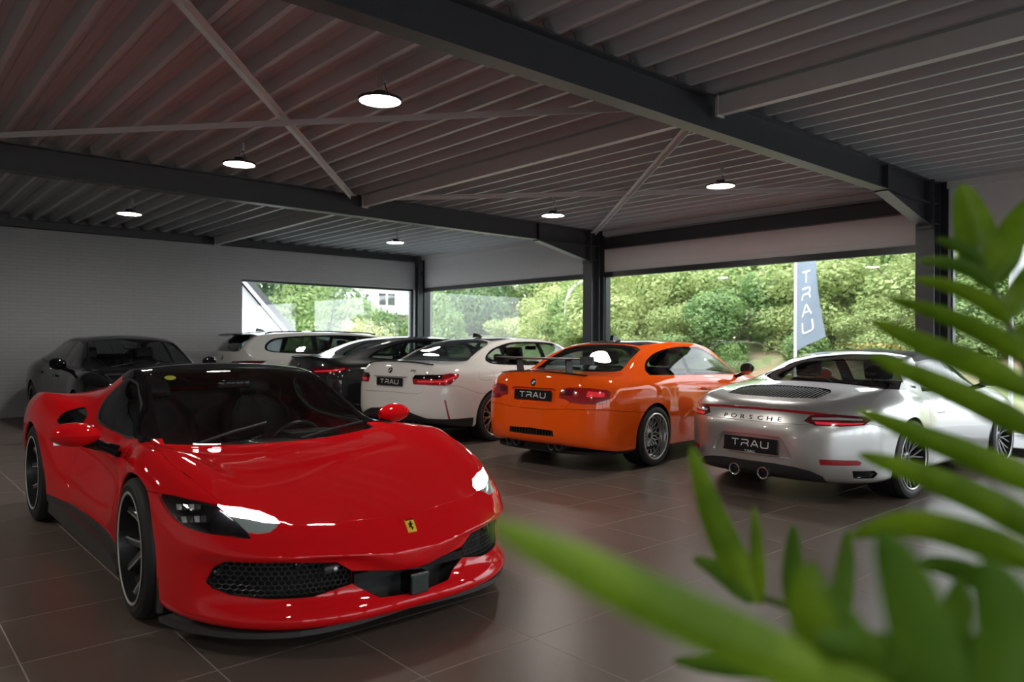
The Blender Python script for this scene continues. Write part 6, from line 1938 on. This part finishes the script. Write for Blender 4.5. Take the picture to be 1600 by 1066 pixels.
wd3 = ['right of the silver convertible', 'above the silver convertible roof', 'right of the flag pole', 'left of the flag pole', 'above the orange coupe bonnet', 'above the orange coupe roof', 'left of the middle column', 'beside the street lamp', 'above the white saloon roof', 'at the left end of the window wall']
for i, y in enumerate((3.0, 4.9, 6.6, 8.4, 10.1, 11.8, 13.6, 15.6, 18.0, 20.8)):
    shrub(16.4 + .35 * sin(i * 2.7) + max(0, y - 14) * .3, y, .95, .62 + .08 * sin(i * 1.9), 'leaf_light' if i % 3 != 1 else 'leaf_mid', i + 1, 'leafy shrub in the front row ' + wd3[i], group='front row of shrubs', rz=i * 1.7, sz=.78)
for i, (x, y) in enumerate(((21.5, 27.5), (24.5, 32.0), (19.6, 24.2))):
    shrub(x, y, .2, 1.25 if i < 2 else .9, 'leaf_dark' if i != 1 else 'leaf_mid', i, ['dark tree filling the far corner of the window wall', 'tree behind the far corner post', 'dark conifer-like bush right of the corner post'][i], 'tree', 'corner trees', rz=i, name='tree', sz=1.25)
# low growth at the foot of the bank
for i, (x, y, s_) in enumerate(((15.4, 5.4, .36), (15.8, 7.9, .42), (15.2, 9.6, .30), (15.6, 11.6, .40), (16.0, 14.0, .42), (15.8, 3.2, .40))):
    shrub(x, y, .35, s_, 'leaf_mid', i, 'low green bush at the foot of the bank ' + ['left of the silver convertible', 'below the grey flag', 'above the orange coupe door', 'above the orange coupe roof', 'beside the middle column', 'behind the silver convertible'][i], 'bush', 'low bushes at the foot of the bank', rz=i * .9, name='bush')
# garden seen through the brick wall window
shrub(12.9, 25.5, -.2, 1.28, 'leaf_mid', 0, 'big green tree in the garden beside the white gable', 'tree', 'garden trees', name='tree', sz=1.0)
shrub(15.4, 27.5, -.2, 1.30, 'leaf_dark', 1, 'dark green tree in the middle of the garden view', 'tree', 'garden trees', rz=1, name='tree', sz=.98)
shrub(13.2, 22.4, -.2, .62, 'leaf_cream', 0, 'cream leaved bush in front of the garden trees', 'bush', name='bush', sz=1.25)
shrub(11.6, 21.2, -.2, .45, 'leaf_mid', 1, 'low bush under the white gable eaves', 'bush', 'garden bushes', name='bush')
shrub(14.9, 21.8, -.2, .52, 'leaf_mid', 1, 'low garden bush below the small house', 'bush', 'garden bushes', rz=2, name='bush', sz=.9)
shrub(16.1, 22.6, -.2, .80, 'leaf_mid', 0, 'narrow green bush beside the corner post', 'bush', 'garden bushes', rz=2, name='bush', sz=1.35)
shrub(18.5, 32.0, -.2, .8, 'leaf_light', 0, 'bright clipped hedge bush below the small house', 'bush', 'garden bushes', rz=1, name='bush', sz=.85)

for i, (x, y) in enumerate(((13.5, 32.0), (17.5, 34.0), (20.5, 33.0))):
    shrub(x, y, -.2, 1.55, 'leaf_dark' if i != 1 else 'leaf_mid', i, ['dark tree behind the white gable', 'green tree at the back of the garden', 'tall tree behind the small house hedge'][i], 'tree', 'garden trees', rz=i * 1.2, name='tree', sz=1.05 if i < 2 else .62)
# white gabled house
root = empty('white_house', (3.6, 23.0, -.2)); tag(root, 'white rendered house with dark sloping roof edge at the left of the garden view', 'house')
hw = 6.75; zr = 1.85; ap = 9.3
MB().prism([(-hw, 0), (hw, 0), (hw, zr), (0, ap), (-hw, zr)], 0, 8, 'y').build('wall', 'render_white', root)
for s in (-1, 1):
    d = Vector((s * hw, 0, zr - ap)).normalized()
    p0 = Vector((0, -.35, ap + .12)); p1 = p0 + d * (sqrt(hw ** 2 + (ap - zr) ** 2) + .35)
    n = Vector((-d.z * s, 0, d.x * s)) * .16
    MB().prism([(p0.x, p0.z), (p1.x, p1.z), (p1.x + n.x, p1.z + n.z), (p0.x + n.x, p0.z + n.z)], -.35, 8.3, 'y').build('roof', 'roof_tile', root)
    q = n * -.7
    MB().prism([(p0.x, p0.z), (p1.x, p1.z), (p1.x + q.x, p1.z + q.z), (p0.x + q.x, p0.z + q.z)], -.30, -.27, 'y').build('barge_board', 'lap_white', root)
w = MB().box((-4.6, -.03, 1.5), (-3.3, .02, 3.6)).build('window', 'glass_dark', root)
for k in range(5): MB().box((-4.62 + k * .325, -.06, 1.5), (-4.58 + k * .325, -.02, 3.6)).build('glazing_bar', 'frame_dark', w)
for k in range(5): MB().box((-4.62, -.06, 1.5 + k * .52), (-3.28, -.02, 1.54 + k * .52)).build('glazing_bar', 'frame_dark', w)

# small house far behind the garden
root = empty('small_house', (28.4, 45, -.2)); tag(root, 'small white boarded house with a square window above a brown wall', 'house')
MB().box((-2.6, 0, 3.4), (3.5, 6, 5.25)).build('upper_wall', 'lap_white', root)
for k in range(8): MB().box((-2.62, -.03, 3.45 + k * .22), (3.5, 0, 3.64 + k * .22)).build('board', 'lap_white', root)
MB().box((-2.4, .2, 0), (3.4, 6, 3.4)).build('lower_wall', 'house_brick', root)
MB().box((-2.7, -.25, 5.2), (3.6, 6.2, 5.36)).build('roof', 'roof_tile', root)
w = MB().box((-1.25, -.14, 3.95), (.25, -.03, 4.95)).build('window', 'lap_white', root)
for a in (-1.15, -.42): MB().box((a, -.16, 4.04), (a + .58, -.14, 4.86)).build('pane', 'glass_dark', w)

# street lamp
root = empty('street_lamp', (17.0, 16.67, -.2)); tag(root, 'white curved street lamp outside left of the middle column', 'lamp')
pts = [(0, 0, 0), (0, 0, 2.6)] + [(0, -.9 * (1 - cos(a)), 2.6 + .85 * sin(a)) for a in np.linspace(.15, pi / 2, 8)]
MB().tube(pts, [.055] * 2 + [.05] * 8, 10).build('pole', 'pole_white', root, smooth=True)
MB().box((-.07, -1.5, 3.40), (.07, -.88, 3.48), .03).build('lamp_head', 'pole_white', root)
# flag
root = empty('flag', (14.0, 7.36, -1.0)); tag(root, 'grey vertical banner flag with white letters on a white pole', 'flag')
MB().tube([(0, 0, .6), (0, 0, 4.7)], .028, 10).build('pole', 'pole_white', root, smooth=True)
MB().tube([(0, 0, 4.55), (0, -.62, 4.55)], .012, 8).build('cross_arm', 'pole_white', root, smooth=True)
def flagpt(u, v):
    """u across 0..1 from the pole, v down 0..1"""
    z = 4.52 - v * 2.16 - .16 * (1 - u) * v
    y = -.03 - u * (.42 + .14 * v ** 3)
    return Vector((.06 * sin(u * 3 + v * 5) * u, y, z + .12 * u * v * v))
cl_ = MB(); G0 = [[flagpt(u, v) for u in np.linspace(0, 1, 9)] for v in np.linspace(0, 1, 40)]
cl_.grid([[p for p in r] for r in G0]); cl_.grid([[p + Vector((.004, 0, 0)) for p in r] for r in G0])
fo = cl_.build('banner', 'flag_grey', root, smooth=True, fix=False)
lt = MB()
def fstroke(i, pts_):
    for a, b in zip(pts_, pts_[1:]):
        n_ = 4
        L_ = []
        d = Vector((b[0] - a[0], b[1] - a[1])); L = d.length; nn = Vector((-d.y, d.x)) / L * .085 if L else Vector((0, 0))
        for k in range(n_ + 1):
            t = k / n_
            c = Vector((a[0] + d.x * t, a[1] + d.y * t))
            row = []
            for sgn in (-1, 1):
                q = c + nn * sgn
                u = .26 + .40 * q.x; v = .345 + i * .148 + (1 - q.y) * .098
                row.append(flagpt(u, v) - Vector((.006, 0, 0)))
            L_.append(row)
        lt.grid(L_)
for i, g_ in enumerate(TRAU_GLYPHS):
    for st in g_: fstroke(i, st)
lt.build('lettering', 'letter_white', fo, fix=False)
# second flag pole near the palm
root = empty('flag', (13.0, 3.42, -.2)); tag(root, 'white flag pole with pale banner behind the palm fronds', 'flag')
MB().tube([(0, 0, 0), (0, 0, 4.4)], .03, 10).build('pole', 'pole_white', root, smooth=True)
cl_ = MB(); cl_.grid([[(.03 * sin(u * 4 + v * 5), -.04 - .5 * u, 4.3 - 1.9 * v) for u in np.linspace(0, 1, 7)] for v in np.linspace(0, 1, 14)]); cl_.build('banner', 'lap_white', root, smooth=True, fix=False)
# low kerb wall outside
o = MB().box((12.9, -20, -.21), (13.1, 30, .02), .02).build('kerb', 'lap_white'); tag(o, 'low pale kerb along the pavement outside', 'kerb')
# =================================================================== FOREGROUND PALM
def palm_mat(name, c0, c1):
    m, n, l, b = _mat(name)
    tc = n.new('ShaderNodeTexCoord'); no = n.new('ShaderNodeTexNoise'); no.inputs['Scale'].default_value = 14; no.inputs['Detail'].default_value = 3
    l.new(tc.outputs['Object'], no.inputs['Vector'])
    rp = n.new('ShaderNodeValToRGB'); rp.color_ramp.elements[0].position = .35; rp.color_ramp.elements[0].color = (*c0, 1); rp.color_ramp.elements[1].position = .7; rp.color_ramp.elements[1].color = (*c1, 1)
    l.new(no.outputs['Fac'], rp.inputs['Fac']); l.new(rp.outputs['Color'], b.inputs['Base Color'])
    b.inputs['Roughness'].default_value = .42; b.inputs['Specular IOR Level'].default_value = .25
    tr = n.new('ShaderNodeBsdfTranslucent'); l.new(rp.outputs['Color'], tr.inputs['Color'])
    mx = n.new('ShaderNodeMixShader'); mx.inputs['Fac'].default_value = .35
    l.new(b.outputs['BSDF'], mx.inputs[1]); l.new(tr.outputs['BSDF'], mx.inputs[2]); l.new(mx.outputs['Shader'], n['Material Output'].inputs['Surface'])
    return m
MT['palm_green'] = palm_mat('palm_green', (.14, .27, .010), (.27, .44, .02))
MT['palm_deep'] = palm_mat('palm_deep', (.075, .19, .016), (.16, .31, .03))
MT['palm_stem'] = pm('palm_stem', (.10, .15, .03), .45)
MT['pot'] = pm('pot', (.045, .045, .048), .45)
MT['soil'] = pm('soil', (.035, .025, .018), .95, bump=.8)

palm = empty('potted_palm', (.93, .18, 0)); tag(palm, 'bright green potted palm with long pointed leaves in the near right foreground', 'plant')
PO = Vector(palm.location)
def pt(px, py, d):
    """a point of the plant given by where it stands from the viewpoint, relative to the pot"""
    return Vector((0, 0, CAM_H)) + (fwd + r2 * ((px - 800) / 1163.63) - u2 * ((py - 533) / 1163.63)) * d - PO

def cr(pts, n):
    out = []
    m = len(pts)
    for i in range(m - 1):
        p0, p1, p2, p3 = pts[max(i - 1, 0)], pts[i], pts[i + 1], pts[min(i + 2, m - 1)]
        for k in range(n):
            t = k / n
            out.append(.5 * (2 * p1 + (p2 - p0) * t + (2 * p0 - 5 * p1 + 4 * p2 - p3) * t * t + (3 * p1 - p0 - 3 * p2 + p3) * t ** 3))
    out.append(pts[-1])
    return out

def palm_leaf(pts, w, roll=0.0, mat='palm_green', fold=.35):
    """blade from base to tip: broadest before the middle, pointed, folded along the rib"""
    c = cr(pts, 6); n = len(c)
    P = []
    for i, p in enumerate(c):
        t = i / (n - 1)
        wd = w * (min(1, (t + .06) * 3.2) ** .7) * (max(0.0, 1 - t ** 3.2) ** .75 + .0)
        tg = (c[min(i + 1, n - 1)] - c[max(i - 1, 0)]).normalized()
        view = (p + PO - Vector((0, 0, CAM_H))).normalized()
        s = tg.cross(view).normalized()
        nr = s.cross(tg).normalized()
        s2 = s * cos(roll) + nr * sin(roll); n2 = nr * cos(roll) - s * sin(roll)
        P.append([p - s2 * wd / 2 + n2 * wd * fold * .5, p - s2 * wd / 4 + n2 * wd * fold * .22, p, p + s2 * wd / 4 + n2 * wd * fold * .22, p + s2 * wd / 2 + n2 * wd * fold * .5])
    Q = [[q + Vector((0, 0, -.0008)) for q in r] for r in P]
    mb = MB(); mb.grid(P); mb.grid(Q)
    return mb.build('leaf', mat, palm, smooth=True, ang=80, fix=False)

def stalk(pts, r0, r1):
    c = cr(pts, 6)
    MB().tube(c, list(np.linspace(r0, r1, len(c))), 8).build('stalk', 'palm_stem', palm, smooth=True)

A = lambda P, d: [pt(1320 + x / 2.732, 270 + y / 2.732, dd) for (x, y), dd in zip(P, d)]
B2 = lambda P, d: [pt(1300 + x / 2.287, 600 + y / 2.287, dd) for (x, y), dd in zip(P, d)]
B3 = lambda P, d: [pt(1000 + x / 2.7625, 680 + y / 2.7625, dd) for (x, y), dd in zip(P, d)]
# upper frond: stalk and leaflets on both sides
stalk([Vector((0, 0, .42)), pt(1800, 1150, .92), pt(1700, 860, .96), pt(1640, 680, 1.0), pt(1592, 545, 1.04), pt(1554, 453, 1.08), pt(1528, 385, 1.1)], .012, .004)
palm_leaf(A([(600, 420), (565, 300), (530, 170), (495, 45)], (1.08, 1.1, 1.11, 1.12)), .060, .1)
palm_leaf(A([(600, 410), (520, 335), (450, 300), (385, 285)], (1.08, 1.09, 1.1, 1.12)), .020, .2, 'palm_deep')
palm_leaf(A([(640, 500), (560, 430), (440, 385), (308, 375)], (1.07, 1.08, 1.1, 1.12)), .024, .2, 'palm_deep')
palm_leaf(A([(690, 640), (610, 560), (460, 490), (295, 450)], (1.05, 1.06, 1.08, 1.1)), .028, .3)
palm_leaf(A([(760, 800), (640, 710), (420, 610), (180, 533)], (1.02, 1.03, 1.05, 1.08)), .031, .3)
palm_leaf(A([(820, 960), (600, 840), (330, 730), (112, 628)], (.98, .99, 1.02, 1.04)), .037, .2)
palm_leaf(A([(860, 1140), (640, 1020), (340, 880), (102, 775)], (.95, .96, .98, 1.0)), .036, .25)
palm_leaf(B2([(820, 400), (600, 300), (330, 190), (80, 90)], (.92, .93, .95, .97)), .036, .2)
palm_leaf(B2([(840, 600), (600, 450), (330, 330), (90, 248)], (.88, .89, .91, .93)), .037, .2)
palm_leaf(B2([(860, 700), (600, 590), (360, 515), (200, 510), (60, 548)], (.70, .71, .74, .77, .80)), .033, .3)
palm_leaf(A([(640, 470), (690, 330), (740, 210), (830, 90)], (1.08, 1.08, 1.09, 1.1)), .046, -.1)
palm_leaf(A([(700, 620), (760, 500), (830, 400), (920, 330)], (1.05, 1.05, 1.06, 1.08)), .036, -.2)
palm_leaf(A([(740, 760), (800, 680), (880, 600), (980, 560)], (1.03, 1.03, 1.05, 1.08)), .036, -.2)
# lower frond reaching left
stalk([Vector((-.02, .02, .42)), pt(1560, 1180, .78), pt(1380, 1010, .85), pt(1240, 950, .90), pt(1175, 930, .93)], .010, .004)
palm_leaf(B3([(500, 720), (400, 540), (300, 310), (218, 45)], (.92, .93, .95, .97)), .040, .15)
palm_leaf(B3([(515, 730), (505, 600), (500, 450), (490, 305)], (.92, .92, .93, .94)), .020, .3)
palm_leaf(B3([(670, 800), (655, 650), (655, 520), (660, 385)], (.88, .88, .88, .88)), .028, .4, 'palm_deep')
palm_leaf(B3([(850, 800), (860, 680), (880, 550), (892, 405)], (.84, .84, .85, .86)), .028, .5, 'palm_deep')
palm_leaf(B3([(480, 720), (400, 640), (310, 575), (225, 530)], (.92, .93, .95, .97)), .028, .4, 'palm_deep')
palm_leaf(B3([(760, 1010), (500, 1010), (300, 1000), (140, 975)], (.80, .82, .84, .86)), .030, .6, 'palm_deep')
palm_leaf(B3([(960, 900), (800, 760), (740, 640), (745, 540)], (.6, .61, .62, .63)), .030, .3, 'palm_deep')
# the big near leaf across the bottom and the near blades
palm_leaf([pt(1420, 1150, .50), pt(1240, 1035, .47), pt(1060, 950, .44), pt(900, 876, .41), pt(764, 815, .39)], .034, -.25, 'palm_green', .5)
palm_leaf(B3([(900, 1120), (700, 960), (480, 880), (180, 790)], (.62, .61, .60, .58)), .034, -.5, 'palm_deep', .5)
palm_leaf(B2([(420, 1250), (330, 950), (250, 700), (170, 520)], (.45, .46, .47, .48)), .040, .2, 'palm_deep')
palm_leaf(B2([(560, 1250), (640, 950), (600, 760), (540, 620)], (.45, .46, .47, .48)), .042, .1, 'palm_deep')
palm_leaf(B2([(60, 1250), (-30, 980), (-90, 800), (-110, 640)], (.50, .51, .52, .53)), .038, .3, 'palm_green')
palm_leaf(B2([(430, 1100), (420, 930), (440, 800), (460, 690)], (.66, .66, .66, .66)), .030, .3, 'palm_deep')
palm_leaf(B2([(200, 1200), (120, 1000), (60, 880), (10, 760)], (.56, .56, .57, .58)), .036, -.3, 'palm_deep')
palm_leaf(B2([(520, 1200), (470, 1050), (380, 940), (250, 870)], (.55, .55, .56, .57)), .038, .4, 'palm_green')
palm_leaf(B2([(300, 1250), (180, 1060), (90, 960), (-60, 900)], (.50, .5, .5, .5)), .036, .2, 'palm_deep')
palm_leaf(B2([(760, 1200), (690, 1010), (640, 900), (560, 830)], (.55, .55, .56, .57)), .036, .2, 'palm_deep')
palm_leaf(B2([(120, 1300), (60, 1120), (-60, 1010), (-200, 960)], (.52, .52, .53, .54)), .040, .3, 'palm_deep')
palm_leaf(B2([(360, 1300), (300, 1130), (240, 1000), (130, 900)], (.50, .50, .51, .52)), .044, .2, 'palm_deep')
palm_leaf(B2([(620, 1300), (560, 1150), (500, 1000), (470, 880)], (.52, .52, .52, .52)), .044, .1, 'palm_deep')
palm_leaf(B2([(700, 1250), (720, 1050), (700, 900), (650, 740)], (.60, .60, .61, .62)), .040, .2, 'palm_deep')
palm_leaf(B2([(250, 1320), (160, 1180), (20, 1090), (-160, 1060)], (.48, .48, .48, .48)), .038, .3, 'palm_green')
palm_leaf(B2([(480, 1320), (420, 1180), (350, 1080), (220, 1010)], (.47, .47, .47, .47)), .040, .3, 'palm_deep')
palm_leaf(B2([(640, 860), (540, 720), (420, 660), (300, 640)], (.78, .78, .79, .8)), .030, .5, 'palm_deep')
for k in range(4):
    a = k * 1.6 + .5
    stalk([Vector((.02 * cos(a), .02 * sin(a), .40)), Vector((.05 * cos(a), .05 * sin(a), .62)), Vector((.02 * cos(a) - .12, .02 * sin(a) + .08, .86))], .012, .006)
MB().lathe([(0, 0), (.13, 0), (.145, .02), (.175, .40), (.18, .43), (.165, .43), (.16, .40)], 32).build('pot', 'pot', palm, smooth=True)
MB().lathe([(.162, .40), (0, .41)], 24).build('soil', 'soil', palm, smooth=True)
